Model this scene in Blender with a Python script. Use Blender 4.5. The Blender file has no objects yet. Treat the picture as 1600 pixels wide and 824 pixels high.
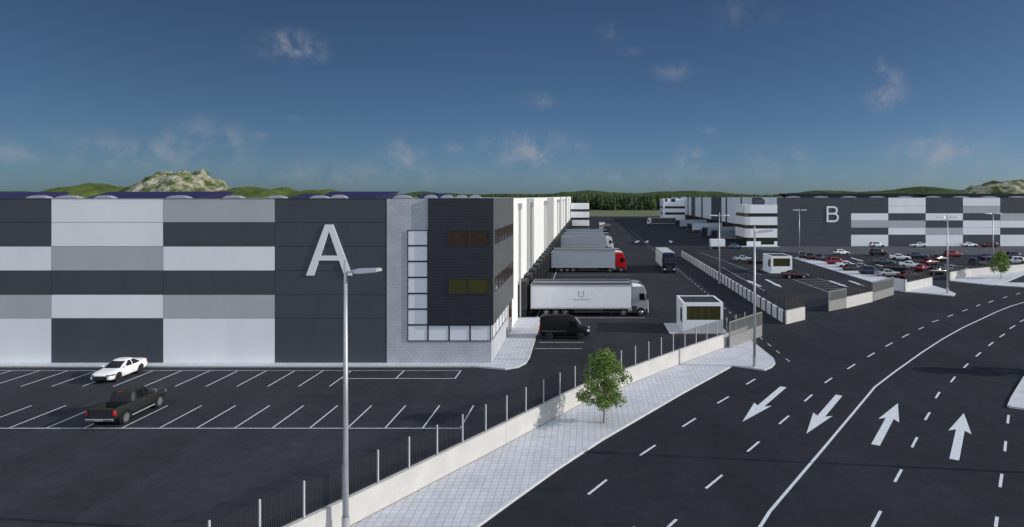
import bpy, bmesh, math, random
from mathutils import Vector, Matrix, noise
random.seed(7)
sc = bpy.context.scene
COL = sc.collection
# ------------------------------------------------------------------ camera model
F, H, VX, VY = 1040.0, 15.4, 920.0, 307.0      # focal (photo px), eye height (m), principal point
def G(px, py, z=0.0):
    k = (H - z) / (py - VY)
    return Vector(((px - VX) * k, F * k, z))
def G2(px, py, z=0.0):
    p = G(px, py, z); return (p.x, p.y)
def AT(px, Y): return (px - VX) * Y / F
def ZT(py, Y): return H - (py - VY) * Y / F
SUN_AZ, SUN_EL = math.radians(96.9), math.radians(20)
SUN = Vector((math.sin(SUN_AZ) * math.cos(SUN_EL), math.cos(SUN_AZ) * math.cos(SUN_EL), math.sin(SUN_EL)))

# ------------------------------------------------------------------ materials
MATS = {}
def nt(m):
    m.use_nodes = True
    return m.node_tree, m.node_tree.nodes['Principled BSDF']
def mat(name, col, rough=0.6, metal=0.0, var=0.0, scale=3.0, bump=0.0, bscale=40.0, spec=0.5, coat=0.0, stretch=None, lo=0.35, hi=0.65):
    if name in MATS: return MATS[name]
    m = bpy.data.materials.new(name); t, b = nt(m)
    b.inputs['Base Color'].default_value = (*col, 1)
    b.inputs['Roughness'].default_value = rough
    b.inputs['Metallic'].default_value = metal
    b.inputs['Specular IOR Level'].default_value = spec
    b.inputs['Coat Weight'].default_value = coat
    if var or bump:
        tc = t.nodes.new('ShaderNodeTexCoord'); src = tc.outputs['Object']
        if stretch:
            mp = t.nodes.new('ShaderNodeMapping'); mp.inputs['Scale'].default_value = stretch
            t.links.new(src, mp.inputs['Vector']); src = mp.outputs['Vector']
    if var:
        n = t.nodes.new('ShaderNodeTexNoise'); n.inputs['Scale'].default_value = scale; n.inputs['Detail'].default_value = 8
        n.inputs['Roughness'].default_value = 0.65
        t.links.new(src, n.inputs['Vector'])
        mr = t.nodes.new('ShaderNodeMapRange'); mr.inputs[1].default_value = lo; mr.inputs[2].default_value = hi
        mr.inputs[3].default_value = 1 - var; mr.inputs[4].default_value = 1 + var
        t.links.new(n.outputs['Fac'], mr.inputs[0])
        mx = t.nodes.new('ShaderNodeMix'); mx.data_type = 'RGBA'; mx.blend_type = 'MULTIPLY'; mx.inputs[0].default_value = 1
        mx.inputs[6].default_value = (*col, 1); t.links.new(mr.outputs[0], mx.inputs[7])
        t.links.new(mx.outputs[2], b.inputs['Base Color'])
    if bump:
        n2 = t.nodes.new('ShaderNodeTexNoise'); n2.inputs['Scale'].default_value = bscale; n2.inputs['Detail'].default_value = 4
        t.links.new(src, n2.inputs['Vector'])
        bp = t.nodes.new('ShaderNodeBump'); bp.inputs['Strength'].default_value = bump; bp.inputs['Distance'].default_value = 0.02
        t.links.new(n2.outputs['Fac'], bp.inputs['Height']); t.links.new(bp.outputs['Normal'], b.inputs['Normal'])
    MATS[name] = m
    return m
def paint(name, rough=0.35, coat=0.35):
    m = bpy.data.materials.new(name); t, b = nt(m)
    oi = t.nodes.new('ShaderNodeObjectInfo')
    n = t.nodes.new('ShaderNodeTexNoise'); n.inputs['Scale'].default_value = 1.5; n.inputs['Detail'].default_value = 5
    tc = t.nodes.new('ShaderNodeTexCoord'); t.links.new(tc.outputs['Object'], n.inputs['Vector'])
    mr = t.nodes.new('ShaderNodeMapRange'); mr.inputs[3].default_value = .88; mr.inputs[4].default_value = 1.08
    t.links.new(n.outputs['Fac'], mr.inputs[0])
    mx = t.nodes.new('ShaderNodeMix'); mx.data_type = 'RGBA'; mx.blend_type = 'MULTIPLY'; mx.inputs[0].default_value = 1
    t.links.new(oi.outputs['Color'], mx.inputs[6]); t.links.new(mr.outputs[0], mx.inputs[7])
    t.links.new(mx.outputs[2], b.inputs['Base Color'])
    b.inputs['Roughness'].default_value = rough; b.inputs['Coat Weight'].default_value = coat; b.inputs['Coat Roughness'].default_value = 0.08
    MATS[name] = m; return m
M_PAINT = paint('car_paint'); M_CURT = paint('trailer_curtain', .55, 0.0)
M_PAINTB = paint('black_paint', .45, 0.0)
M_PAINTB.node_tree.nodes['Principled BSDF'].inputs['Specular IOR Level'].default_value = .2
M_CAB = paint('cab_paint', .45, 0.0)
M_CAB.node_tree.nodes['Principled BSDF'].inputs['Specular IOR Level'].default_value = .15
M_GLASS = mat('dark_glass', (.008, .009, .011), .1, spec=.3)
M_TYRE = mat('tyre', (.014, .014, .015), .85, var=.2)
M_RIM = mat('rim', (.35, .36, .38), .35, .7, var=.1)
M_RIMD = mat('dark_rim', (.03, .03, .033), .4, .5, var=.1)
M_BLACK = mat('black_plastic', (.015, .015, .017), .6, var=.15)
M_CHROME = mat('chrome', (.6, .6, .62), .2, .9, var=.1)
M_LAMPW = mat('headlight_glass', (.75, .77, .8), .15, var=.05)
M_RED = mat('tail_light', (.45, .02, .025), .2, var=.1)
M_WHITE = mat('white_panel', (.81, .825, .84), .5, var=.035, scale=.35, stretch=(1, 1, .4))
M_LIGHT = mat('grey_panel', (.42, .44, .46), .5, var=.04, scale=.35, stretch=(1, 1, .4))
M_DARK = mat('charcoal_panel', (.062, .068, .082), .55, var=.06, scale=.5, stretch=(1, 1, .4), spec=.3)
M_SIDEW = mat('white_cladding', (.82, .82, .8), .5, var=.05, scale=.4, stretch=(3, 3, .25))
M_SIDEB = mat('pale_blue_cladding', (.78, .81, .85), .5, var=.05, scale=.4, stretch=(3, 3, .25))
M_SIDEG = mat('grey_cladding', (.36, .36, .36), .5, var=.05, scale=.5)
M_SEAM = mat('seam', (.025, .027, .032), .8, var=.1)
M_ROOF = mat('roof_membrane', (.3, .31, .33), .85, var=.15, scale=.3)
M_PV = mat('solar_panel', (.022, .016, .075), .5, var=.12, scale=.6, spec=.4)
M_PVB = mat('dark_roof_panel', (.008, .009, .012), .8, var=.2, scale=.6, spec=.1)
M_SKYL = mat('rooflight_sheet', (.33, .33, .38), .4, var=.08)
M_GALV = mat('galvanised_steel', (.42, .43, .45), .45, .45, var=.14, scale=6, stretch=(1, 1, .2))
M_POST = mat('post_paint', (.38, .39, .42), .5, var=.06)
M_WIRE = mat('mesh_wire', (.02, .022, .026), .6, var=.1)
M_CONC = mat('wall_render', (.475, .467, .45), .85, var=.07, scale=.7, bump=.15, bscale=30)
M_CONCB = mat('wall_panel_paint', (.66, .68, .7), .7, var=.06, scale=.8)
M_GATE = mat('gate_steel', (.21, .21, .205), .55, var=.08)
M_KERB = mat('kerb_stone', (.5, .51, .53), .85, var=.1, scale=2.0)
M_LINE = mat('road_paint', (.54, .56, .6), .75, var=.22, scale=5.0, lo=.3, hi=.6)
M_LINEG = mat('worn_road_paint', (.42, .43, .45), .8, var=.25, scale=2.0)
M_FROST = mat('frosted_pane', (.74, .76, .8), .25, var=.03, scale=1.0)
M_OLIVE = mat('olive_glass', (.058, .056, .02), .12, var=.12, scale=1.2, spec=.3)
M_BROWN = mat('brown_glass', (.045, .03, .022), .12, var=.2, scale=1.2, spec=.3)
M_LED = mat('lamp_lens', (.85, .86, .88), .3, var=.02)
M_BARK = mat('bark', (.22, .17, .14), .9, var=.25, scale=8, stretch=(1, 1, .2))
M_LETTER = mat('letter_face', (.78, .79, .8), .5, var=.02)
M_STEEL = mat('chassis_steel', (.025, .026, .03), .6, var=.2)
M_RAIL = mat('trailer_rail', (.5, .52, .55), .4, .3, var=.06)
M_HEAD = mat('lamp_housing', (.5, .51, .53), .4, .2, var=.05)
M_HLENS = mat('dark_lens', (.16, .17, .19), .15, .2, var=.1)
M_LOGO = mat('faded_print', (.2, .23, .28), .6, var=.1)
M_BRICK = None

def asphalt(name, col, patch=.16):
    m = bpy.data.materials.new(name); t, b = nt(m)
    tc = t.nodes.new('ShaderNodeTexCoord')
    def nz(scale, detail, lo, hi, a, c, stretch=None):
        n = t.nodes.new('ShaderNodeTexNoise'); n.inputs['Scale'].default_value = scale; n.inputs['Detail'].default_value = detail
        n.inputs['Roughness'].default_value = .62
        if stretch:
            mp = t.nodes.new('ShaderNodeMapping'); mp.inputs['Scale'].default_value = stretch
            t.links.new(tc.outputs['Object'], mp.inputs[0]); t.links.new(mp.outputs[0], n.inputs['Vector'])
        else: t.links.new(tc.outputs['Object'], n.inputs['Vector'])
        r = t.nodes.new('ShaderNodeMapRange'); r.inputs[1].default_value = lo; r.inputs[2].default_value = hi
        r.inputs[3].default_value = a; r.inputs[4].default_value = c
        t.links.new(n.outputs['Fac'], r.inputs[0]); return r.outputs[0]
    def mul(a, c):
        x = t.nodes.new('ShaderNodeMath'); x.operation = 'MULTIPLY'; t.links.new(a, x.inputs[0]); t.links.new(c, x.inputs[1]); return x.outputs[0]
    f = mul(nz(.09, 6, .35, .65, 1 - patch, 1 + patch), nz(1.1, 6, .3, .7, .84, 1.16))
    f = mul(f, nz(.5, 7, .56, .72, 1.0, .78))
    f = mul(f, nz(9, 5, .3, .7, .82, 1.2))
    f = mul(f, nz(.35, 4, .45, .6, .92, 1.04, (1, .12, 1)))
    mx = t.nodes.new('ShaderNodeMix'); mx.data_type = 'RGBA'; mx.blend_type = 'MULTIPLY'; mx.inputs[0].default_value = 1
    mx.inputs[6].default_value = (*col, 1); t.links.new(f, mx.inputs[7]); t.links.new(mx.outputs[2], b.inputs['Base Color'])
    b.inputs['Roughness'].default_value = .92; b.inputs['Specular IOR Level'].default_value = .12
    n2 = t.nodes.new('ShaderNodeTexNoise'); n2.inputs['Scale'].default_value = 18; n2.inputs['Detail'].default_value = 5
    t.links.new(tc.outputs['Object'], n2.inputs['Vector'])
    bp = t.nodes.new('ShaderNodeBump'); bp.inputs['Strength'].default_value = .35; bp.inputs['Distance'].default_value = .03
    t.links.new(n2.outputs['Fac'], bp.inputs['Height']); t.links.new(bp.outputs['Normal'], b.inputs['Normal'])
    MATS[name] = m; return m
M_ASPH = asphalt('asphalt', (.0285, .0305, .037))
M_ASPHL = asphalt('pale_asphalt', (.075, .079, .092))
M_LOT = asphalt('parking_asphalt', (.034, .0365, .044))
M_ROAD = asphalt('road_asphalt', (.0225, .0248, .0315))

def brickmat(name, c1, c2, cm, w, h, mortar, axis='XZ', offset=.5, rough=.85, bump=.2):
    m = bpy.data.materials.new(name); t, b = nt(m)
    tc = t.nodes.new('ShaderNodeTexCoord'); sp = t.nodes.new('ShaderNodeSeparateXYZ'); cb = t.nodes.new('ShaderNodeCombineXYZ')
    t.links.new(tc.outputs['Object'], sp.inputs[0])
    if axis == 'WZ':      # vertical walls of either direction
        ad = t.nodes.new('ShaderNodeMath'); t.links.new(sp.outputs[0], ad.inputs[0]); t.links.new(sp.outputs[1], ad.inputs[1])
        t.links.new(ad.outputs[0], cb.inputs[0]); t.links.new(sp.outputs[2], cb.inputs[1])
    else:
        t.links.new(sp.outputs['XYZ'.index(axis[0])], cb.inputs[0]); t.links.new(sp.outputs['XYZ'.index(axis[1])], cb.inputs[1])
    br = t.nodes.new('ShaderNodeTexBrick'); br.offset = offset
    br.inputs['Color1'].default_value = (*c1, 1); br.inputs['Color2'].default_value = (*c2, 1); br.inputs['Mortar'].default_value = (*cm, 1)
    br.inputs['Scale'].default_value = 1; br.inputs['Mortar Size'].default_value = mortar; br.inputs['Mortar Smooth'].default_value = .2
    br.inputs['Brick Width'].default_value = w; br.inputs['Row Height'].default_value = h
    t.links.new(cb.outputs[0], br.inputs['Vector'])
    n = t.nodes.new('ShaderNodeTexNoise'); n.inputs['Scale'].default_value = .6; n.inputs['Detail'].default_value = 8
    t.links.new(tc.outputs['Object'], n.inputs['Vector'])
    mr = t.nodes.new('ShaderNodeMapRange'); mr.inputs[1].default_value = .3; mr.inputs[2].default_value = .7; mr.inputs[3].default_value = .9; mr.inputs[4].default_value = 1.08
    t.links.new(n.outputs['Fac'], mr.inputs[0])
    mx = t.nodes.new('ShaderNodeMix'); mx.data_type = 'RGBA'; mx.blend_type = 'MULTIPLY'; mx.inputs[0].default_value = 1
    t.links.new(br.outputs['Color'], mx.inputs[6]); t.links.new(mr.outputs[0], mx.inputs[7]); t.links.new(mx.outputs[2], b.inputs['Base Color'])
    b.inputs['Roughness'].default_value = rough
    bp = t.nodes.new('ShaderNodeBump'); bp.inputs['Strength'].default_value = bump; bp.inputs['Distance'].default_value = .01; bp.invert = True
    t.links.new(br.outputs['Fac'], bp.inputs['Height']); t.links.new(bp.outputs['Normal'], b.inputs['Normal'])
    MATS[name] = m; return m
M_BLOCK = brickmat('split_block', (.47, .48, .515), (.43, .44, .475), (.31, .32, .355), .45, .22, .02, 'WZ')
M_PAVE = brickmat('paving_tiles', (.56, .57, .6), (.5, .51, .555), (.34, .36, .42), .4, .4, .025, 'XY', 0.0)
M_RIB = brickmat('ribbed_cladding', (.017, .02, .03), (.019, .022, .032), (.006, .007, .01), 6.0, .26, .03, 'WZ', 0.0, .45, .5)
M_RIBG = brickmat('ribbed_grey_cladding', (.088, .088, .09), (.084, .084, .087), (.06, .06, .062), 6.0, .26, .02, 'WZ', 0.0, .5, .3)

def foliage(name, c1, c2, c3):
    m = bpy.data.materials.new(name); t, b = nt(m)
    g = t.nodes.new('ShaderNodeNewGeometry'); r = t.nodes.new('ShaderNodeValToRGB')
    r.color_ramp.elements[0].color = (*c1, 1); r.color_ramp.elements[1].color = (*c3, 1)
    e = r.color_ramp.elements.new(.55); e.color = (*c2, 1)
    t.links.new(g.outputs['Random Per Island'], r.inputs[0]); t.links.new(r.outputs[0], b.inputs['Base Color'])
    b.inputs['Roughness'].default_value = .7
    b.inputs['Specular IOR Level'].default_value = .25
    tr = t.nodes.new('ShaderNodeBsdfTranslucent'); t.links.new(r.outputs[0], tr.inputs[0])
    mx = t.nodes.new('ShaderNodeMixShader'); mx.inputs[0].default_value = .3
    out = t.nodes['Material Output']
    t.links.new(b.outputs[0], mx.inputs[1]); t.links.new(tr.outputs[0], mx.inputs[2]); t.links.new(mx.outputs[0], out.inputs[0])
    MATS[name] = m; return m
M_LEAF = foliage('leaves', (.068, .115, .032), (.15, .235, .055), (.26, .35, .1))
M_FOREST = foliage('conifer_needles', (.02, .04, .015), (.04, .07, .02), (.085, .11, .04))

# ------------------------------------------------------------------ mesh builder
class MB:
    def __init__(s): s.v = []; s.f = []; s.m = []
    def face(s, pts, mi=0):
        i = len(s.v); s.v += [tuple(p) for p in pts]; s.f.append(tuple(range(i, i + len(pts)))); s.m.append(mi)
    def hexa(s, p, mi=0):
        i = len(s.v); s.v += [tuple(q) for q in p]
        for f in ((0, 3, 2, 1), (4, 5, 6, 7), (0, 1, 5, 4), (1, 2, 6, 5), (2, 3, 7, 6), (3, 0, 4, 7)):
            s.f.append(tuple(i + k for k in f)); s.m.append(mi)
    def box(s, x0, x1, y0, y1, z0, z1, mi=0):
        s.hexa([(x0, y0, z0), (x1, y0, z0), (x1, y1, z0), (x0, y1, z0), (x0, y0, z1), (x1, y0, z1), (x1, y1, z1), (x0, y1, z1)], mi)
    def bar(s, a, b, w, d, mi=0, up=(0, 0, 1)):     # box along a->b, width w sideways, d in 'up'
        a = Vector(a); b = Vector(b); t = (b - a).normalized(); u = Vector(up)
        if abs(t.dot(u)) > .98: u = Vector((0, 1, 0))
        n = t.cross(u).normalized(); u = n.cross(t).normalized()
        n *= w / 2; u *= d / 2
        s.hexa([a - n - u, a + n - u, b + n - u, b - n - u, a - n + u, a + n + u, b + n + u, b - n + u], mi)
    def cyl(s, a, b, r0, r1=None, n=12, mi=0, cap=True):
        r1 = r0 if r1 is None else r1
        a = Vector(a); b = Vector(b); t = (b - a).normalized()
        u = t.orthogonal().normalized(); w = t.cross(u)
        i = len(s.v)
        for c, r in ((a, r0), (b, r1)):
            for k in range(n):
                an = 2 * math.pi * k / n
                s.v.append(tuple(c + (u * math.cos(an) + w * math.sin(an)) * r))
        for k in range(n):
            k2 = (k + 1) % n; s.f.append((i + k, i + k2, i + n + k2, i + n + k)); s.m.append(mi)
        if cap:
            s.f.append(tuple(i + k for k in reversed(range(n)))); s.m.append(mi)
            s.f.append(tuple(i + n + k for k in range(n))); s.m.append(mi)
    def prism(s, poly, z0, z1, mi=0, side=None):
        side = mi if side is None else side
        a = sum(poly[k][0] * poly[(k + 1) % len(poly)][1] - poly[(k + 1) % len(poly)][0] * poly[k][1] for k in range(len(poly)))
        if a < 0: poly = poly[::-1]
        n = len(poly); i = len(s.v)
        s.v += [(p[0], p[1], z0) for p in poly] + [(p[0], p[1], z1) for p in poly]
        s.f.append(tuple(i + n + k for k in range(n))); s.m.append(mi)
        for k in range(n):
            k2 = (k + 1) % n; s.f.append((i + k, i + k2, i + n + k2, i + n + k)); s.m.append(side)
    def ribbon(s, pts, w, z0, z1, mi=0):             # strip along a ground polyline
        P = [Vector((p[0], p[1])) for p in pts]; L = []; R = []
        for k, p in enumerate(P):
            t = (P[min(k + 1, len(P) - 1)] - P[max(k - 1, 0)]).normalized(); n = Vector((-t.y, t.x)) * w / 2
            L.append(p + n); R.append(p - n)
        for k in range(len(P) - 1):
            q = [R[k], R[k + 1], L[k + 1], L[k]]
            if z1 - z0 < .002: s.face([(a.x, a.y, z1) for a in q], mi)
            else: s.hexa([(a.x, a.y, z0) for a in q] + [(a.x, a.y, z1) for a in q], mi)
    def sweep(s, path, w, y0, y1, close=False, mi=0):  # letter stroke in the XZ plane
        P = [Vector(p) for p in path]; n = len(P); L = []; R = []
        for k, p in enumerate(P):
            t0 = (P[k] - P[k - 1]).normalized() if k > 0 else None
            t1 = (P[k + 1] - P[k]).normalized() if k < n - 1 else None
            t = ((t0 or t1) + (t1 or t0)).normalized()
            m = Vector((-t.y, t.x)); c = m.dot(Vector((-(t1 or t0).y, (t1 or t0).x)))
            m *= w / 2 / max(c, .4); L.append(p + m); R.append(p - m)
        for k in range(n - 1):
            q = [R[k], R[k + 1], L[k + 1], L[k]]
            s.hexa([(a.x, y1, a.y) for a in q] + [(a.x, y0, a.y) for a in q], mi)
    def loft(s, rings, mi=0, cap=True):
        n = len(rings[0]); i = len(s.v)
        for r in rings: s.v += [tuple(p) for p in r]
        for a in range(len(rings) - 1):
            for k in range(n):
                k2 = (k + 1) % n
                s.f.append((i + a * n + k, i + a * n + k2, i + (a + 1) * n + k2, i + (a + 1) * n + k)); s.m.append(mi)
        if cap:
            s.f.append(tuple(i + k for k in reversed(range(n)))); s.m.append(mi)
            j = i + (len(rings) - 1) * n; s.f.append(tuple(j + k for k in range(n))); s.m.append(mi)
    def build(s, name, mats, parent=None, smooth=False, bevel=0, sub=0, fix=True):
        me = bpy.data.meshes.new(name); me.from_pydata(s.v, [], s.f)
        if not isinstance(mats, (list, tuple)): mats = [mats]
        for m in mats: me.materials.append(m)
        me.polygons.foreach_set('material_index', s.m)
        if fix:
            bm = bmesh.new(); bm.from_mesh(me)
            bmesh.ops.recalc_face_normals(bm, faces=bm.faces); bm.to_mesh(me); bm.free()
        if smooth: me.polygons.foreach_set('use_smooth', [True] * len(me.polygons))
        me.update()
        o = bpy.data.objects.new(name, me); COL.objects.link(o)
        if parent: o.parent = parent
        if bevel:
            b = o.modifiers.new('bevel', 'BEVEL'); b.width = bevel; b.segments = 2; b.limit_method = 'ANGLE'; b.angle_limit = .6
        if sub:
            b = o.modifiers.new('sub', 'SUBSURF'); b.levels = sub; b.render_levels = sub
        return o
def tag(o, label, cat, group=None):
    o['label'] = label; o['category'] = cat
    if group: o['group'] = group
    return o
def struct(o): o['kind'] = 'structure'; return o
def thing(name, label, cat, loc=(0, 0, 0), rz=0.0, group=None):
    o = bpy.data.objects.new(name, None); o.empty_display_size = .3; COL.objects.link(o)
    o.location = loc; o.rotation_euler = (0, 0, rz)
    return tag(o, label, cat, group)
CH = {}
def kids(o): return [c for c in bpy.data.objects if c.parent == o]
def dup(o, parent=None, cache={}):
    c = o.copy(); COL.objects.link(c)
    if parent: c.parent = parent
    if o.name not in cache: cache[o.name] = [k.name for k in kids(o)]
    for k in cache[o.name]: dup(bpy.data.objects[k], c)
    return c
def paint_tree(o, f):
    for c in kids(o):
        k = f(c)
        if k: c.color = (*k, 1)
        paint_tree(c, f)

# ================================================================== SETTING
g = MB(); g.face([(-3500, -300, -.03), (3500, -300, -.03), (3500, 5000, -.03), (-3500, 5000, -.03)])
M_GRASS = mat('grass', (.10, .115, .05), .95, var=.3, scale=.03)
struct(g.build('ground', M_GRASS))
g = MB(); g.face([(-160, -20, 0), (320, -20, 0), (320, 512, 0), (-160, 512, 0)])
struct(g.build('asphalt_yard', M_ASPH))
g = MB(); g.face([(-130, -15, .004), (-34, -15, .004), (-17.4, 20, .004)] + [(*G2(*p), .004) for p in ((545, 824), (768, 709))] + [(-4.5, 44, .004), (-5.2, 60.0, .004), (-130, 60.0, .004)])
struct(g.build('car_park', M_LOT))
g = MB(); g.face([(*G2(*p), .004) for p in ((745, 824), (870, 734), (938, 689.5), (1060, 618.5), (1144, 572.5), (1209, 569), (1190, 527), (1229, 507), (1294, 488), (1396, 461.3), (1493, 461.3), (1560, 447), (1700, 440))] + [(120, 60, .004), (120, -15, .004), (-14, -15, .004), (-9.2, 20, .004)])
struct(g.build('road', M_ROAD))
g = MB(); g.face([(62, 176, .004), (240, 176, .004), (240, 204.6, .004), (50, 204.6, .004), (50, 190, .004)])
struct(g.build('service_road', M_ASPHL))

# ---- pavements
def pavement(name, poly, kerbs=(), z=.13):
    m = MB(); m.prism(poly, 0.001, z, 0, 1); o = struct(m.build(name, [M_PAVE, M_KERB]))
    for i, kb in enumerate(kerbs):
        m = MB(); m.ribbon(kb, .22, .002, z + .012); struct(m.build('kerb', M_KERB))
    return o
wallbase = [(-17.5, 20.0)] + [G2(*p) for p in ((552.6, 824), (770, 709), (915, 631), (988, 601.6), (1060, 572.5), (1167.7, 532))]
kerb1 = [(-9.0, 20.0)] + [G2(*p) for p in ((745, 824), (800, 784), (870, 734), (938, 689.5), (1060, 618.5), (1144, 572.5))]
apron = [G2(*p) for p in ((1144, 572.5), (1168, 575.5), (1194, 579.5), (1204, 575), (1209.5, 569), (1207, 562), (1169, 531))]
pavement('pavement', kerb1 + apron[1:] + wallbase[::-1][1:], [kerb1, apron])
# wedge by the second entrance
wedge = [G2(*p) for p in ((1415, 457), (1456.8, 447.5), (1479, 454), (1492, 460), (1489, 463.5), (1443, 459))]
pavement('pavement', wedge, [wedge[1:] + wedge[:1]])
rp = [G2(*p) for p in ((1484, 439.5), (1520, 431), (1600, 425), (1640, 421), (1640, 425), (1600, 429.5), (1575, 440), (1558, 446.5), (1545, 446))]
pavement('pavement', rp, [rp[4:] + rp[:1]])
isl = [G2(*p) for p in ((1560, 447), (1575, 442.5), (1640, 444), (1640, 450), (1600, 449.5))]
pavement('traffic_island', isl)
# right pavement corner
rc = [G2(*p) for p in ((1576.5, 637), (1582, 624), (1601, 592), (1640, 556), (1900, 520), (2100, 600), (1640, 646))]
pavement('pavement', rc, [rc[:5], [rc[6], rc[0]]])
# strip beside the far gatehouse
strip = [G2(*p) for p in ((1239, 404), (1252, 401), (1396, 437), (1363, 442))]
pavement('footway', strip)
# pavement round the corner of warehouse A
yA = 61.1
ca = [(-130, yA - .02), (-130, 60.05), (-10.4, 60.05)] + [G2(*p) for p in ((790, 578), (808, 575), (820, 569), (826, 560), (845, 499.5))] + [(-5.9, 84.0), (-9.0, 84.0), (-9.0, yA - .02)]
pavement('pavement', ca, [ca[1:8]])

# ---- painted markings
LN = MB(); LG = MB()
def line(m, a, b, w=.12, z=.010):
    m.ribbon([a, b], w, z, z)
x = -8.53
for k in range(44):
    X = x - 2.5 * k
    if k % 1 == 0: line(LN, (X, 44.24), (X + .05, 48.98), .1)
line(LN, (-125, 44.18), (-8.48, 44.18), .1)
for k in range(40):
    X = -20.95 - 2.5 * k; line(LN, (X - .05, 53.9), (X, 58.72), .1)
line(LN, (-20.9, 56.25), (-11.25, 56.25), .1)
for X in (-16.3, -11.3): line(LN, (X, 56.3), (X, 58.72), .1)
line(LG, (-125, 58.8), (-11.2, 58.8), .1)
struct(LN.build('parking_lines', M_LINE)); LN = MB()
for a, b in (((842, 535.4), (912, 535.4)), ((836, 545), (909, 545)), ((835, 497), (1008, 497)), ((862, 430), (990, 430))):
    line(LN, G2(*a), G2(*b), .12)
line(LN, (-6.6, 84.4), (-6.6, 310), .12)
for (a, b) in (((1103, 763.6), (1128.6, 742.6)), ((1168, 706), (1186, 690.5)), ((1217.5, 663), (1232.5, 650)), ((1257, 627.5), (1269, 617)), ((1288.8, 598.6), (1300, 590.8)),
               ((1324, 576.9), (1336, 569.4)), ((1355.6, 558), (1366.3, 551.7)), ((1383.8, 541.6), (1394.5, 535.9)), ((1409.4, 527.8), (1420.3, 522)), ((1435.3, 514.9), (1443.3, 511.4)),
               ((1456.3, 503.4), (1467, 500.5)), ((1480.7, 495.3), (1489.3, 491.9)), ((1503.7, 486.7), (1511.5, 483.8)), ((1525.3, 479), (1531.6, 476)), ((1544.5, 473.2), (1552, 470)), ((1567, 466), (1574, 463.7)), ((1587.6, 460.2), (1594.3, 458.2)),
               ((1045, 823), (1057, 812)), ((1000, 712), (1024, 696)), ((1066.7, 667), (1087, 654)), ((1121, 630.5), (1138.8, 620)), ((1166, 601), (1180, 592.6)), ((919, 773), (948, 750)),
               ((1363, 824), (1376, 799)), ((1398, 753.5), (1408.7, 734)), ((1424.9, 699.5), (1433, 683.7)), ((1445.5, 656.7), (1452.6, 644.7)), ((1462, 622.6), (1468, 613)), ((1485.6, 597.5), (1492.3, 589)),
               ((1506, 575), (1512.6, 568.6)), ((1525, 557.4), (1532.5, 551)), ((1544.8, 540.8), (1551.7, 535)), ((1562, 527), (1570, 522)), ((1577.6, 514), (1586, 509)), ((1594, 503), (1602, 499)),
               ((1555.8, 824), (1558, 808)), ((1562.5, 761.7), (1565.5, 741)), ((1570, 705.5), (1571.5, 689.7)), ((1574.5, 662), (1576, 649)),
               ((975, 836), (992, 824)), ((1025, 845), (1045, 823.5))):
    line(LN, G2(*a), G2(*b), .15)
for k in range(80):
    Y = 62 + 3.2 * k
    if Y < 305: line(LG, (18.7, Y), (18.7, Y + 1.2), .13)
cl = [(1140, 880), (1187.5, 824), (1202.5, 800), (1285, 703), (1355, 619.5), (1367, 605), (1397, 582), (1439, 552), (1472, 530.5), (1505, 512), (1533, 499), (1557, 487.6), (1580, 478.5), (1600, 472.6), (1640, 463)]
LN.ribbon([G2(*p) for p in cl], .17, .010, .010)
struct(LN.build('lane_lines', M_LINE))
# hatching and bay marks at the second entrance
for k in range(6):
    line(LG, G2(1246 + 9 * k, 437.5 + 3.6 * k), G2(1280 + 9.5 * k, 436.5 + 3.6 * k), .14)
line(LG, G2(1240, 437), G2(1300, 459), .13); line(LG, G2(1278, 435), G2(1345, 455), .13)
line(LG, G2(1128, 418), G2(1195, 455), .12); line(LG, G2(1095, 395), G2(1190, 430), .12)
struct(LG.build('faded_lines', M_LINEG))
def arrow(tail, tip, wid=.5, head=1.32, hl=.46, m=M_LINE):
    a = Vector(tail); b = Vector(tip); d = b - a; L = d.length; d.normalize(); n = Vector((-d.y, d.x)); c = b - d * L * hl
    q = MB()
    z = .012
    q.face([(p.x, p.y, z) for p in (a - n * wid / 2, c + d * L * .05 - n * wid / 2, c + d * L * .05 + n * wid / 2, a + n * wid / 2)])
    q.face([(p.x, p.y, z) for p in (c - n * head / 2, b, c + n * head / 2, c + d * L * .05 + n * wid / 2, c + d * L * .05 - n * wid / 2)])
    return struct(q.build('direction_arrow', m))
for a, b in (((1224, 605), (1160, 659.4)), ((1311, 618), (1260, 678)), ((1368, 695.7), (1403, 630.5)), ((1491, 718.6), (1506, 646))):
    arrow(G2(*a), G2(*b))
for a, b in (((1188.6, 448), (1166.7, 437.8)), ((1197, 437), (1222, 449.5)), ((1296, 439), (1325, 449)), ((1327, 439), (1354, 448.5)), ((1330, 403), (1350, 409)), ((1368, 413.5), (1404, 421.5)), ((1486, 414), (1520, 422))):
    arrow(G2(*a), G2(*b), .55, 1.1, .4)
for a, b in (((993, 379.3), (999, 376)), ((1010, 379.5), (1012, 376)), ((1049, 379.5), (1047, 376))):
    arrow(G2(*a), G2(*b), .8, 1.6, .5)

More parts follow.
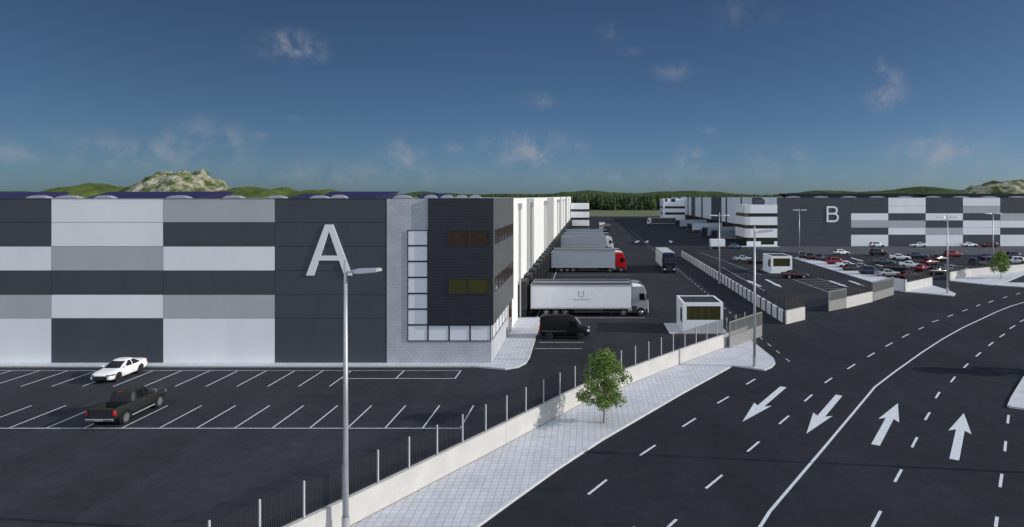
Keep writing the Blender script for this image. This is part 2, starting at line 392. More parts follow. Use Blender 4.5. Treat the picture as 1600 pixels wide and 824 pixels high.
# ---- hills
def hillmat(name, c1, c2, rock, lo, hi, sc_=.02):
    m = bpy.data.materials.new(name); t, b = nt(m)
    tc = t.nodes.new('ShaderNodeTexCoord'); n = t.nodes.new('ShaderNodeTexNoise'); n.inputs['Scale'].default_value = sc_; n.inputs['Detail'].default_value = 9; n.inputs['Roughness'].default_value = .7
    t.links.new(tc.outputs['Object'], n.inputs['Vector'])
    r = t.nodes.new('ShaderNodeValToRGB'); e = r.color_ramp.elements
    e[0].position = .3; e[0].color = (*c1, 1); e[1].position = hi; e[1].color = (*rock, 1)
    k = e.new(lo); k.color = (*c2, 1)
    t.links.new(n.outputs['Fac'], r.inputs[0]); t.links.new(r.outputs[0], b.inputs['Base Color'])
    b.inputs['Roughness'].default_value = .95; b.inputs['Specular IOR Level'].default_value = .1
    n2 = t.nodes.new('ShaderNodeTexNoise'); n2.inputs['Scale'].default_value = .09; n2.inputs['Detail'].default_value = 8
    t.links.new(tc.outputs['Object'], n2.inputs['Vector'])
    bp = t.nodes.new('ShaderNodeBump'); bp.inputs['Strength'].default_value = 1; bp.inputs['Distance'].default_value = 5
    t.links.new(n2.outputs['Fac'], bp.inputs['Height']); t.links.new(bp.outputs[0], b.inputs['Normal'])
    return m
M_HILL = hillmat('hill_grass', (.03, .055, .016), (.085, .11, .03), (.14, .15, .06), .55, .8)
M_HILLD = hillmat('wooded_hill', (.02, .036, .014), (.05, .075, .028), (.09, .11, .045), .55, .8, .03)
M_ROCK = hillmat('rocky_hill', (.02, .035, .014), (.07, .095, .03), (.33, .31, .24), .45, .57, .03)
def hill(name, prof, Y, depth, m, rough=.06, fq=.02, nx=160, ny=26):
    """terrain ridge whose skyline passes through the given photo points"""
    P = [(AT(px, Y), max(0, ZT(py, Y))) for px, py in prof]
    def top(X):
        for (a, za), (b, zb) in zip(P, P[1:]):
            if a <= X <= b:
                t = (X - a) / (b - a); t = t * t * (3 - 2 * t); return za + (zb - za) * t
        return 0
    q = MB(); x0, x1 = P[0][0], P[-1][0]
    for j in range(ny + 1):
        v = j / ny; yy = Y - depth * .5 + depth * v
        for i in range(nx + 1):
            X = x0 + (x1 - x0) * i / nx
            h = top(X) * max(0, math.sin(math.pi * v)) ** .8
            nz = noise.fractal(Vector((X * fq, yy * fq, 3.1)), 1.0, 2.1, 5)
            bmp = noise.noise(Vector((X * .11, yy * .11, 7.7))) + .6 * noise.noise(Vector((X * .27, yy * .27, 1.7)))
            q.v.append((X, yy, h * (1 + rough * nz * 2) + min(1, h / 12) * bmp * 1.1 - .5))
    for j in range(ny):
        for i in range(nx):
            a = j * (nx + 1) + i; q.f.append((a, a + 1, a + nx + 2, a + nx + 1)); q.m.append(0)
    return struct(q.build(name, m, smooth=True))
hill('hills', [(60, 309), (90, 300), (118, 291), (150, 287), (180, 291), (205, 300), (240, 309)], 1500, 300, M_HILL, .05)
hill('rocky_hill', [(180, 309), (210, 298), (232, 289), (248, 277), (262, 273.5), (275, 274), (286, 272), (298, 267.5), (312, 269.5), (326, 279), (338, 290), (360, 296), (400, 309)], 1450, 260, M_ROCK, .10, .03, 260, 80)
hill('hills', [(330, 309), (352, 297), (385, 292.5), (425, 295), (442, 293), (470, 300), (492, 297), (515, 297), (540, 304), (560, 309)], 1400, 260, M_HILL, .07)
hill('hills', [(600, 309), (625, 304), (660, 299), (690, 302), (740, 304), (800, 303), (860, 303), (885, 300), (918, 297.5), (960, 301), (1000, 302), (1040, 299), (1075, 297.5), (1110, 299.5), (1150, 303), (1200, 305), (1250, 301), (1280, 298), (1310, 298), (1340, 300), (1385, 298), (1440, 291.5), (1490, 297.5), (1520, 296), (1560, 300), (1640, 309)], 1500, 400, M_HILLD, .03, .012, 400)
hill('rocky_hill', [(1490, 309), (1515, 297), (1535, 289), (1556, 284), (1575, 283), (1600, 283), (1625, 286), (1660, 296), (1720, 309)], 1400, 260, M_ROCK, .07, .03, 200, 60)
hill('hills', [(-300, 309), (-200, 296), (-60, 298), (20, 299), (120, 309)], 1500, 260, M_HILL, .05)

# ---- far wood
q = MB(); rnd = random.Random(3)
def conifer(q, X, Y, h, r):
    k = 9; ph = rnd.random() * 6; kind = rnd.random() < .22
    for lv in range(6):
        z0 = h * (.05 + .15 * lv); z1 = min(h, z0 + h * .26); rr = r * ((1 - lv / 6.6) if kind else math.sin(.55 + 2.3 * (lv + .4) / 6))
        i = len(q.v)
        for a in range(k):
            an = ph + 2 * math.pi * a / k; rj = rr * rnd.uniform(.65, 1.15)
            q.v.append((X + rj * math.cos(an), Y + rj * math.sin(an), z0 + rnd.uniform(-.4, .4)))
        q.v.append((X + rnd.uniform(-.2, .2), Y, z1))
        for a in range(k): q.f.append((i + a, i + (a + 1) % k, i + k)); q.m.append(0)
for _ in range(1500):
    Y = rnd.uniform(735, 860); X = rnd.uniform(-330, 330)
    conifer(q, X, Y, rnd.uniform(14, 19.0), rnd.uniform(2.6, 4.4))
for _ in range(160):
    X = rnd.uniform(-330, 330); conifer(q, X, rnd.uniform(725, 738), rnd.uniform(6, 14), rnd.uniform(2, 3.6))
o = q.build('distant_wood', M_FOREST, fix=False); o['kind'] = 'stuff'; o['label'] = 'dark green band of conifer wood beyond the yard'

# ================================================================== BUILDINGS
ROWS = [0.0, 4.2, 6.37, 8.58, 10.8, 13.01, 15.2]
MI = {'W': 0, 'L': 1, 'D': 2}
def panels(cols, Y, gap=.035, th=.1, rows=ROWS):
    """cols: (x0, x1, 'six letters top to bottom')"""
    q = MB()
    for x0, x1, s in cols:
        for r in range(6):
            z0, z1 = rows[5 - r], rows[6 - r]
            q.box(x0 + gap / 2, x1 - gap / 2, Y, Y + th, z0 + (.02 if r == 5 else gap / 2), z1 - (0 if r == 0 else gap / 2), MI[s[r]])
    return q
whA = thing('warehouse', 'huge chequered warehouse with big white letter A on its charcoal front', 'warehouse')
XA = -8.9; YE = 330.0
q = MB(); q.box(-128, XA - .12, yA + .2, YE, 0, 14.7); q.build('building_core', M_SEAM, whA)
q = MB(); q.box(-128, XA - .5, yA + .5, YE - .4, 14.704, 14.85); q.build('roof', M_ROOF, whA)
c = []; X = -18.56
pats = ['DDDDDD', 'LDWDLW', 'WWLDWD', 'DDWDLW', 'LWDWLD', 'DLWDWW', 'WWDLWD', 'DDLWDW', 'LWWDDL', 'WDLWDW', 'DDWDLW']
for s in pats: c.append((X - 10.26, X, s)); X -= 10.26
panels(c, yA).build('wall_panels', [M_WHITE, M_LIGHT, M_DARK], whA)
# corner of grey block, with dark ribbed cladding over it
q = MB(); q.box(-18.53, -8.93, yA - .03, yA + .25, 0, 15.2); q.box(-9.2, -8.93, yA + .25, 78.2, 0, 4.2); q.build('block_wall', M_BLOCK, whA)
q = MB()
xd0, xd1 = AT(669.5, yA), -8.74
zb = ZT(507.6, yA)
q.box(xd0, xd1, yA - .22, yA - .031, zb, 15.23)
q.build('ribbed_front', M_RIB, whA)
q = MB(); q.box(-8.92, xd1, yA - .03, 77.3, zb, 15.23); q.build('ribbed_side', M_RIBG, whA)
# frosted square panes in an L
def pane_front(x0, x1, z0, z1, m, nm, yf, parent=whA, fr=.07):
    q = MB()
    for a in ((x0, x1, z0, z0 + fr), (x0, x1, z1 - fr, z1), (x0, x0 + fr, z0 + fr, z1 - fr), (x1 - fr, x1, z0 + fr, z1 - fr)):
        q.box(a[0], a[1], yf - .05, yf + .04, a[2], a[3])
    o = q.build(nm, M_SEAM, parent)
    q = MB(); q.box(x0 + fr, x1 - fr, yf - .015, yf + .03, z0 + fr, z1 - fr); q.build('pane', m, o)
    return o
ys = [359.6, 384, 408.5, 433.4, 458.6, 483, 507.6, 533]
xs = [637, 669, 702, 734.8, 767.3]
for a, b in zip(ys, ys[1:]): pane_front(AT(xs[0], yA), AT(xs[1], yA), ZT(b, yA), ZT(a, yA), M_FROST, 'square_window', yA - .05)
for a, b in zip(xs[1:], xs[2:]): pane_front(AT(a, yA), AT(b, yA), ZT(533, yA), ZT(507.6, yA) - .01, M_FROST, 'square_window', yA - .05)
for (a, b, m) in ((359.6, 383, M_BROWN), (434.5, 458.6, M_OLIVE)):
    for x0, x1 in ((702, 734), (734, 766)):
        pane_front(AT(x0, yA), AT(x1, yA), ZT(b, yA), ZT(a, yA), m, 'window', yA - .24, fr=.05)
def pane_side(y0, y1, z0, z1, m, nm, xf, parent=whA, fr=.08, sg=1):
    q = MB()
    for a in ((y0, y1, z0, z0 + fr), (y0, y1, z1 - fr, z1), (y0, y0 + fr, z0 + fr, z1 - fr), (y1 - fr, y1, z0 + fr, z1 - fr)):
        q.box(min(xf - .03 * sg, xf + .05 * sg), max(xf - .03 * sg, xf + .05 * sg), a[0], a[1], a[2], a[3])
    o = q.build(nm, M_SEAM, parent)
    q = MB(); q.box(min(xf, xf + .02 * sg), max(xf, xf + .02 * sg), y0 + fr, y1 - fr, z0 + fr, z1 - fr); q.build('pane', m, o)
for za, zb_ in ((12.3, 10.92), (7.9, 6.5)):
    for k in range(6):
        pane_side(61.9 + 2.45 * k, 61.9 + 2.45 * k + 2.3, zb_, za, M_BROWN, 'window', xd1)
for k in range(5):
    pane_side(61.5 + 2.3 * k, 61.5 + 2.3 * k + 2.25, 2.15, 3.58, M_FROST, 'square_window', -8.93)
q = MB(); q.box(-8.96, -8.86, 74.2, 76.6, .14, 4.1); o = q.build('door', M_BROWN, whA)
q = MB(); q.box(-8.86, -8.8, 76.2, 76.3, 1.0, 1.3); q.build('handle', M_CHROME, o)
# long white flank with grey strips and downpipes
q = MB(); Y = 77.3
while Y < YE:
    Y2 = min(Y + 6.0, YE); q.box(XA - .12, XA, Y + .03, Y2 - .03, 4.3 if Y > 83 else .12, 15.2); Y = Y2
q.build('side_cladding', M_SIDEW, whA)
for a, b in ((95.5, 107.5), (142, 168), (206, 215), (255, 272)):
    q = MB(); q.box(XA + .003, XA + .06, a, b, 4.3, 15.1); q.build('grey_strip', M_SIDEG, whA)
for Yp in (84, 101, 132, 138, 186, 197, 226, 246, 290):
    q = MB(); q.cyl((XA + .22, Yp, .2), (XA + .22, Yp, 14.0), .13, n=8); q.box(XA + .01, XA + .45, Yp - .3, Yp + .3, 13.8, 14.5); q.build('downpipe', M_SIDEG, whA, smooth=False)
q = MB(); q.box(XA - .05, XA + .02, 83.4, YE, .1, 4.28); q.build('dock_wall', M_SEAM, whA)
for k in range(36):
    Y0 = 84.2 + 6.7 * k
    if Y0 > 318: break
    d = MB()
    for (a, b, z0, z1) in ((Y0, Y0 + .7, 1.0, 4.6), (Y0 + 3.0, Y0 + 3.7, 1.0, 4.6), (Y0 + .7, Y0 + 3.0, 3.9, 4.6)):
        d.box(XA + .03, XA + 1.0, a, b, z0, z1)
    o = d.build('dock_shelter', M_BLACK, whA, bevel=.03)
    d = MB(); d.box(XA + .03, XA + .1, Y0 + .72, Y0 + 2.98, 1.1, 3.88); d.build('dock_door', M_LIGHT, o)
    for yb_ in (.4, 2.95):
        d = MB(); d.box(XA + .03, XA + .9, Y0 + yb_, Y0 + yb_ + .35, .1, .95); d.build('dock_buffer', M_BLACK, o)
q = MB(); q.box(-128, XA + .04, yA - .05, yA + .3, 15.205, 15.235); q.box(XA - .2, XA + .05, 77.4, YE, 15.205, 15.235); q.build('parapet_cap', M_DARK, whA)
# letter A
q = MB(); cx = AT(400 + 295 / 2.575, yA); zt, zb2 = ZT(351.1, yA), ZT(430.7, yA); hw = 1.73
ya, yb = yA - .09, yA - .002
bo, bi, to = 2.11, 1.40, .37       # half widths: foot outside, foot inside, head
def xo(z): return bo + (to - bo) * (z - zb2) / (zt - zb2)
def xi(z): return bi + (0 - bi) * (z - zb2) / (zt - .62 - zb2)
def slab(pts): q.hexa([(x_, yb, z_) for x_, z_ in pts] + [(x_, ya, z_) for x_, z_ in pts])
z1, z2 = zb2 + 1.38, zb2 + 1.82
for sg in (-1, 1):
    slab([(cx + sg * bo, zb2), (cx + sg * bi, zb2), (cx, zt - .62), (cx + sg * xo(zt - .62), zt - .62)])
slab([(cx - xo(zt - .62), zt - .62), (cx + xo(zt - .62), zt - .62), (cx + to, zt), (cx - to, zt)])
slab([(cx - xi(z1), z1), (cx + xi(z1), z1), (cx + xi(z2), z2), (cx - xi(z2), z2)])
q.build('letter', M_LETTER, whA)
# roof lights and solar arrays
def rooflight(xc, y0, y1, w, h, zb_, parent, m=M_SKYL):
    q = MB(); rings = []
    for y in (y0, y1):
        rings.append([(xc + w / 2 * math.cos(math.pi * k / 8), y, zb_ + h * math.sin(math.pi * k / 8)) for k in range(9)])
    q.loft(rings); q.build('rooflight', m, parent)
for px, w in ((56, 40), (103, 44), (160, 34), (276, 42), (362, 36), (430, 34), (497, 34), (528, 28), (628, 30), (672, 22), (698, 22), (720, 20), (742, 20)):
    Yr = 66 if w > 30 else 84
    rooflight(AT(px, Yr), Yr, Yr + .9, w * Yr / F, .60 if Yr < 80 else .7, 14.9, whA)
def array(x0, x1, y0, y1, ytop, cut0, cut1, parent, m):
    zt = ZT(ytop, y1)
    q = MB(); q.hexa([(AT(x0, y1) + cut0, y0, 14.9), (AT(x1, y1) - cut1, y0, 14.9), (AT(x1, y1) - cut1, y1, 14.9), (AT(x0, y1) + cut0, y1, 14.9),
                      (AT(x0, y1) + cut0, y0, 15.05), (AT(x1, y1) - cut1, y0, 15.05), (AT(x1, y1), y1, zt), (AT(x0, y1), y1, zt)])
    q.build('solar_array', m, parent)
array(-420, 108, 95, 104, 300.2, 1, .6, whA, M_PV)
array(172, 366, 95, 104, 299.8, 2.5, 1, whA, M_PV)
array(478, 503, 95, 104, 303, .6, .6, whA, M_PV)
array(517, 624, 95, 104, 299.6, 1, 1.2, whA, M_PV)
array(660, 703, 115, 122, 303, 1, 1, whA, M_PV)

# office tower at the far end of the flank
def banded_block(name, label, x0, x1, y0, y1, ztop, bands, wm, gm, face='both', sg=1):
    t = thing(name, label, 'office block', (0, 0, 0))
    q = MB(); q.box(x0, x1, y0, y1, 0, ztop); q.build('wall', wm, t, bevel=.25)
    for (za, zb_) in bands:
        q = MB(); q.box(x0 - .04, x1 + .04 if face == 'both' else x1 - .3, y0 - .04, y1 - .5, zb_, za); q.build('window_band', gm, t)
    q = MB(); q.box(x0 + .4, x1 - .4, y0 + .4, y1 - .4, ztop + .003, ztop + .1); q.build('roof', M_ROOF, t)
    return t
M_BANDW = mat('band_glass', (.03, .033, .025), .15, var=.2)
banded_block('office_block', 'white office block with two dark window bands behind the docked trailers', XA + .2, .1, 318, 331, 12.0, ((9.25, 8.1), (5.25, 4.1), (1.3, .3)), M_WHITE, M_BANDW)

# ---- warehouse B
YB = 205.3; XB = 58.0
whB = thing('warehouse', 'long chequered warehouse with white letter B behind the full car park', 'warehouse')
q = MB(); q.box(XB + .12, 300, YB + .2, 470, 0, 14.7); q.build('building_core', M_SEAM, whB)
q = MB(); q.box(XB + .5, 299.5, YB + .5, 469.5, 14.704, 14.85); q.build('roof', M_ROOF, whB)
RB = [0.0, ZT(367, YB), ZT(356, YB), ZT(344.7, YB), ZT(333.5, YB), ZT(322, YB), 15.0]
xe = [XB, 80.9] + [92.4 + 11.5 * k for k in range(18)]
pb = ['DDDDDD', 'DDWLDW', 'WWDLWD', 'DDWDLW', 'WLDWWD', 'DDLWDW', 'WDDLWD', 'DLWDDW', 'WWDLWD', 'LDWDLW'] * 2
panels([(a, b, s) for a, b, s in zip(xe, xe[1:], pb)], YB, .05, .1, RB).build('wall_panels', [M_WHITE, M_LIGHT, M_DARK], whB)
q = MB(); Y = YB + .2
while Y < 470:
    Y2 = min(Y + 8, 470); q.box(XB, XB + .12, Y + .03, Y2 - .03, 4.3, 15.0); Y = Y2
q.build('side_cladding', M_SIDEB, whB)
for a, b in ((363, 376), (291, 315), (387, 391), (339, 343), (279, 282), (252, 254), (420, 430), (222, 236)):
    q = MB(); q.box(XB - .08, XB - .003, a, b, 4.3, 14.95); q.build('dark_strip', M_DARK, whB)
q = MB(); q.box(XB - .02, XB + .05, 222, 470, .1, 4.28); q.build('dock_wall', M_SEAM, whB)
for k in range(24):
    Y0 = 224 + 7.2 * k
    if Y0 > 395: break
    d = MB()
    for (a, b, z0, z1) in ((Y0, Y0 + .7, 1.0, 4.6), (Y0 + 3.0, Y0 + 3.7, 1.0, 4.6), (Y0 + .7, Y0 + 3.0, 3.9, 4.6)):
        d.box(XB - 1.0, XB - .03, a, b, z0, z1)
    o = d.build('dock_shelter', M_BLACK, whB)
q = MB(); q.box(XB - .04, 299, YB - .05, YB + .3, 15.005, 15.04); q.box(XB - .05, XB + .2, YB + .4, 470, 15.005, 15.04); q.build('parapet_cap', M_DARK, whB)
q = MB(); bx, bz0, bz1, sw = AT(1291.5, YB), ZT(347.4, YB), ZT(322.4, YB), .56
hB = bz1 - bz0; zm = bz0 + hB * .53
q.box(bx, bx + sw, YB - .125, YB - .002, bz0, bz1)
def bowl(z0, z1, xr):
    r = (z1 - z0) / 2; zc = (z0 + z1) / 2
    return [(bx + .3, z1)] + [(xr - r + r * math.sin(math.pi * k / 12), zc + r * math.cos(math.pi * k / 12)) for k in range(13)] + [(bx + .3, z0)]
q.sweep(bowl(zm, bz1 - sw / 2, bx + 3.15), sw, YB - .12, YB - .002)
q.sweep(bowl(bz0 + sw / 2, zm, bx + 3.5), sw, YB - .115, YB - .002)
q.build('letter', M_LETTER, whB)
for px in range(1240, 1640, 44):
    rooflight(AT(px, 212), 212, 214, 5.0, .62, 14.8, whB)
array(1216, 1420, 230, 246, 302.6, 2, 2, whB, M_PVB)
array(1426, 1500, 230, 246, 303.4, 2, 2, whB, M_PVB)
array(1452, 1900, 250, 262, 303.0, 2, 2, whB, M_PVB)
for y0 in (260, 300, 345, 390):
    array(1000, 1001, y0, y0 + 1, 308, 0, 0, whB, M_PVB) if False else None

# corner office block of B (rounded corner, ribbon windows)
ob = thing('office_block', 'white rounded office block with dark ribbon windows at the corner of warehouse B', 'office block', (0, 0, 0))
x0, x1, y0, y1 = 48.2, 57.95, 204.6, 219.0
def rplan(off, r=1.6):
    a, b, c, d = x0 - off, x1, y0 - off, y1 + off
    pts = [(b, c), (b, d), (a, d)]
    pts += [(a + r - r * math.cos(t), c + r - r * math.sin(t)) for t in [math.pi / 2 * k / 8 for k in range(9)]]
    return pts
for (z0, z1) in ((10.2, 12.8), (6.55, 9.1), (2.7, 5.45)):
    q = MB(); q.prism(rplan(0), z0, z1); q.build('wall', M_WHITE, ob)
for (z0, z1) in ((9.1, 10.2), (5.45, 6.55), (1.55, 2.7)):
    q = MB(); q.prism(rplan(-.2), z0, z1); q.build('window_band', M_BANDW, ob)
q = MB(); q.prism(rplan(-.3), .14, 1.55); q.build('ground_floor', M_BANDW, ob)
q = MB(); q.box(48.6, 52.9, 204.6, 204.88, .1, 1.55); q.box(57.0, 57.93, 204.6, 204.88, .1, 1.55); q.box(53, 57.0, 204.5, 204.8, .02, .5); q.build('entrance_wall', M_WHITE, ob)
q = MB(); q.box(52.4, 55.0, 208, 214, 12.804, 14.4); q.build('roof_plant', M_DARK, ob)
q = MB(); q.box(45, 58, 202.2, 204.45, .005, .16); q.build('step', M_KERB, ob)
t = thing('office_block', 'farther white office block with two thin dark bands on the flank of B', 'office block', (0, 0, 0))
fx0, fx1, fy = AT(1036, 399), 57.9, 399.0
q = MB(); q.box(fx0, fx1, fy, fy + 18, 0, 13.9); q.build('wall', M_SIDEB, t, bevel=.3)
for za, zb_ in ((9.45, 8.1), (5.8, 4.4)):
    q = MB(); q.box(fx0 + 1.2, fx1 - .3, fy - .05, fy + 12, zb_, za); q.box(fx0 - .05, fx0 + 1.15, fy + 3, fy + 14, zb_, za); q.build('window_band', M_BANDW, t)
for a in (fx0 + 1.3, fx0 + 4.8):
    q = MB(); q.box(a, a + (1.2 if a < fx0 + 2 else 2.6), fy - .04, fy + .4, 12.1, 13.9); q.build('roof_notch', M_BANDW, t)

# ================================================================== GATEHOUSES
def gatehouse(label, x0, x1, y0, y1, zt, w0, w1, z0, z1, pad):
    t = thing('gatehouse', label, 'gatehouse', (x0, y0, 0), group='gatehouses at the entrances')
    W, D = x1 - x0, y1 - y0
    q = MB(); T = .22
    q.box(0, W, 0, T, .15, z0); q.box(0, W, 0, T, z1, zt); q.box(0, w0, 0, T, z0, z1); q.box(w1, W, 0, T, z0, z1)
    q.box(0, T, T, D, .15, zt + .02); q.box(W - T, W, T, D, .15, zt); q.box(T, W - T, D - T, D, .15, zt)
    q.build('wall', M_WHITE, t)
    q = MB(); q.box(T, W - T, T, D - T, zt - .16, zt - .08); q.build('roof', M_STEEL, t)
    q = MB(); f = .07
    q.box(w0, w1, .05, .15, z0, z0 + f); q.box(w0, w1, .05, .15, z1 - f, z1)
    n = 5
    for k in range(n + 1):
        a = w0 + (w1 - w0 - f) * k / n; q.box(a, a + f, .05, .15, z0 + f, z1 - f)
    o = q.build('window_frame', M_OLIVE, t)
    q = MB(); q.box(w0, w1, .09, .12, z0 + f, z1 - f); q.build('pane', M_OLIVE, o)
    q = MB(); q.box(-.04, -.005, D * .12, D * .34, 1.2, 2.7); q.build('side_window', M_BANDW, t)
    q = MB(); q.box(-.04, -.005, D * .5, D * .72, .2, 2.4); o = q.build('door', M_SIDEB, t)
    q = MB(); q.box(-.09, -.045, D * .68, D * .7, 1.1, 1.25); q.build('handle', M_CHROME, o)
    q = MB(); q.box(-pad, W + .5, -.12, D + .2, .004, .15); q.build('plinth', M_KERB, t, bevel=.02)
    return t
p = G(1067, 522)
gatehouse('white gatehouse with olive window beside the nearest fence and lorry yard', p.x, AT(1130, p.y), p.y, p.y + 5.4, 3.5, .42, AT(1126, p.y) - p.x, 1.55, 3.1, 1.5)
p = G(1205.4, 427.5)
gatehouse('farther white gatehouse with olive window behind the dark red saloon', p.x, AT(1237.8, p.y), p.y, p.y + 6.5, 3.45, .35, AT(1234.5, p.y) - p.x, 1.4, 3.0, .4)

# ================================================================== WALLS, FENCES, GATES
def walk(poly, step):
    out = []; P = [Vector(p) for p in poly]; acc = 0
    for a, b in zip(P, P[1:]):
        L = (b - a).length; t = acc
        while t < L: out.append((a + (b - a) * t / L, (b - a).normalized())); t += step
        acc = t - L
    return out
def ribbon_wall(name, label, poly, h, th, m, inward=1, joints=6.0, cat='wall', cap=None, group=None):
    t = thing(name, label, cat, (0, 0, 0), group=group)
    P = [Vector((p[0], p[1])) for p in poly]
    pts = []
    for k, p in enumerate(P):
        d = (P[min(k + 1, len(P) - 1)] - P[max(k - 1, 0)]).normalized(); n = Vector((-d.y, d.x)) * inward
        pts.append(p + n * th / 2)
    q = MB(); q.ribbon([tuple(a) for a in pts], th, 0, h); q.build('wall_face', m, t)
    q = MB()
    if joints == 0:
        JJ = []
        for jx, jy in ((791, 697.5), (1066, 570.3)):
            g0 = G(jx, jy).xy; best = min(walk([tuple(a) for a in pts], .1), key=lambda c: (c[0] - g0).length); JJ.append(best)
        foot = MB(); foot.ribbon([(p.x, p.y) for p in P], .05, .1, .16); foot.build('foot_strip', M_BARK, t)  # thin dark brown strip along the foot of the wall
    else: JJ = walk([tuple(a) for a in pts], joints)[1:]
    for p, d in JJ:
        q.bar((p.x, p.y, .02), (p.x, p.y, h + .004), .025, th + .012, up=(-d.y, d.x, 0))
    if q.v: q.build('joint', M_SIDEG, t)
    return t, pts
WH = 1.45
wl, wpts = ribbon_wall('boundary_wall', 'long low cream wall along the tiled pavement from the foreground', wallbase, WH, .25, M_CONC, joints=0)
def mesh_fence(label, pts, z0, h, step, wire=.1, wr=.016, pw=.07, mp=M_POST, group=None, lean=None):
    t = thing('metal_fence', label, 'fence', (0, 0, 0), group=group)
    W = walk([tuple(a) for a in pts], step)
    W = W[:99]
    for k, (p, d) in enumerate(W):
        q = MB(); q.bar((p.x, p.y, z0), (p.x, p.y, z0 + h + .06), pw, pw, up=(-d.y, d.x, 0)); q.build('post', mp, t)
        if k < len(W) - 1:
            r = W[k + 1][0]; e = r - p; L = e.length; q = MB(); n = max(2, int(L / wire))
            for i in range(1, n):
                a = p + e * i / n; q.bar((a.x, a.y, z0 + .05), (a.x, a.y, z0 + h), wr, wr, up=(-d.y, d.x, 0))
            for zz in (.1,):
                q.bar((p.x, p.y, z0 + zz), (r.x, r.y, z0 + zz), wr * 1.4, wr * 1.4)
            q.build('mesh_panel', M_WIRE, t)
    return t
mesh_fence('open wire mesh fence with pale posts on the long foreground wall', [wpts[0]] + wpts[1:], WH, 1.55, 2.05)

# divider wall running away between lorry yard and entrance lanes
XD = 23.6
t = thing('divider_wall', 'white panel wall with dark slots dividing lorry yard from entrance lanes', 'wall')
q = MB()
Y = 80.6; pan = 2.7; k = 0
while Y < 168:
    q.box(XD, XD + .22, Y + .3, Y + pan - .3, 0, 1.5); q.box(XD - .03, XD + .25, Y - .3, Y + .3, 0, 1.52, 1)
    Y += pan
q.build('wall_panels', [M_CONCB, M_DARK], t)
mesh_fence('dark wire mesh fence standing on the white divider wall', [Vector((XD + .11, 80.6)), Vector((XD + .11, 168))], 1.52, 1.1, 2.7, .12, .009, .045, M_STEEL)
a, b = G2(1229, 506.8), G2(1258, 499.8)
rw, rpts = ribbon_wall('end_wall', 'short cream wall end under dark mesh at the divider', [a, b], 1.6, .25, M_CONC, joints=9)
mesh_fence('short dark mesh fence topping the cream divider end', rpts, 1.6, 1.4, 1.4, .06, .022, .06, M_STEEL)

def gate(label, a, b, zl, zt, m=M_GATE, th=.12):
    t = thing('sliding_gate', label, 'gate', (a[0], a[1], 0), math.atan2(b[1] - a[1], b[0] - a[0]), 'sliding gates at the entrances')
    L = math.hypot(b[0] - a[0], b[1] - a[1])
    q = MB(); q.box(0, L, -th / 2, th / 2, .08, zl); q.build('lower_panel', m, t)
    q = MB(); q.box(0, L, -th / 2, th / 2, zt - .09, zt); q.box(0, .1, -th / 2, th / 2, zl, zt - .09); q.box(L - .1, L, -th / 2, th / 2, zl, zt - .09); q.build('gate_frame', m, t)
    q = MB(); n = int(L / .14)
    for k in range(1, n): q.box(L * k / n - .018, L * k / n + .018, -.014, .014, zl, zt - .09)
    q.build('bars', m, t)
    return t
e = Vector(G2(1190, 526.5)); dr = Vector((-.63, -.78))
gate('grey barred sliding gate at the end of the long cream wall', tuple(e + dr * 7.6), tuple(e), 1.3, 2.75)
# second entrance: gate, wall, gate, walls
gA, gB, gC, gD = G2(1294.6, 487.6), G2(1322, 482), G2(1363.8, 471.8), G2(1396, 461.5)
gate('grey sliding gate left of the middle cream wall', gA, gB, 1.45, 2.75)
w2, p2 = ribbon_wall('entrance_wall', 'cream low wall between the two grey sliding gates', [gB, gC], 1.5, .25, M_CONC, joints=12)
mesh_fence('mesh fence on the cream wall between the grey gates', p2, 1.5, 1.35, 2.0, .09, .022, .08, M_STEEL)
gate('grey sliding gate right of the middle cream wall', gC, gD, 1.3, 2.9)
w3 = [G2(1396, 454), G2(1415, 456.8)]
ribbon_wall('return_wall', 'shaded white wall end facing the second entrance', w3, 2.0, .25, M_CONCB, joints=9)
w4, p4 = ribbon_wall('entrance_wall', 'cream low wall behind the triangular pavement and lamp', [G2(1415, 457), G2(1457, 447.2)], 1.5, .25, M_CONC, joints=12)
mesh_fence('mesh fence on the cream wall behind the triangular pavement', p4, 1.5, 1.3, 2.0, .1, .022, .06, M_STEEL)
w5, p5 = ribbon_wall('entrance_wall', 'long cream wall by the small roadside tree', [G2(1485, 438.5), G2(1518, 432.5), G2(1600, 424.8), G2(1700, 417)], 1.5, .25, M_CONC, joints=12)
mesh_fence('mesh fence on the long cream wall by the roadside tree', p5, 1.5, 1.3, 2.2, .12, .012, .06, M_STEEL)

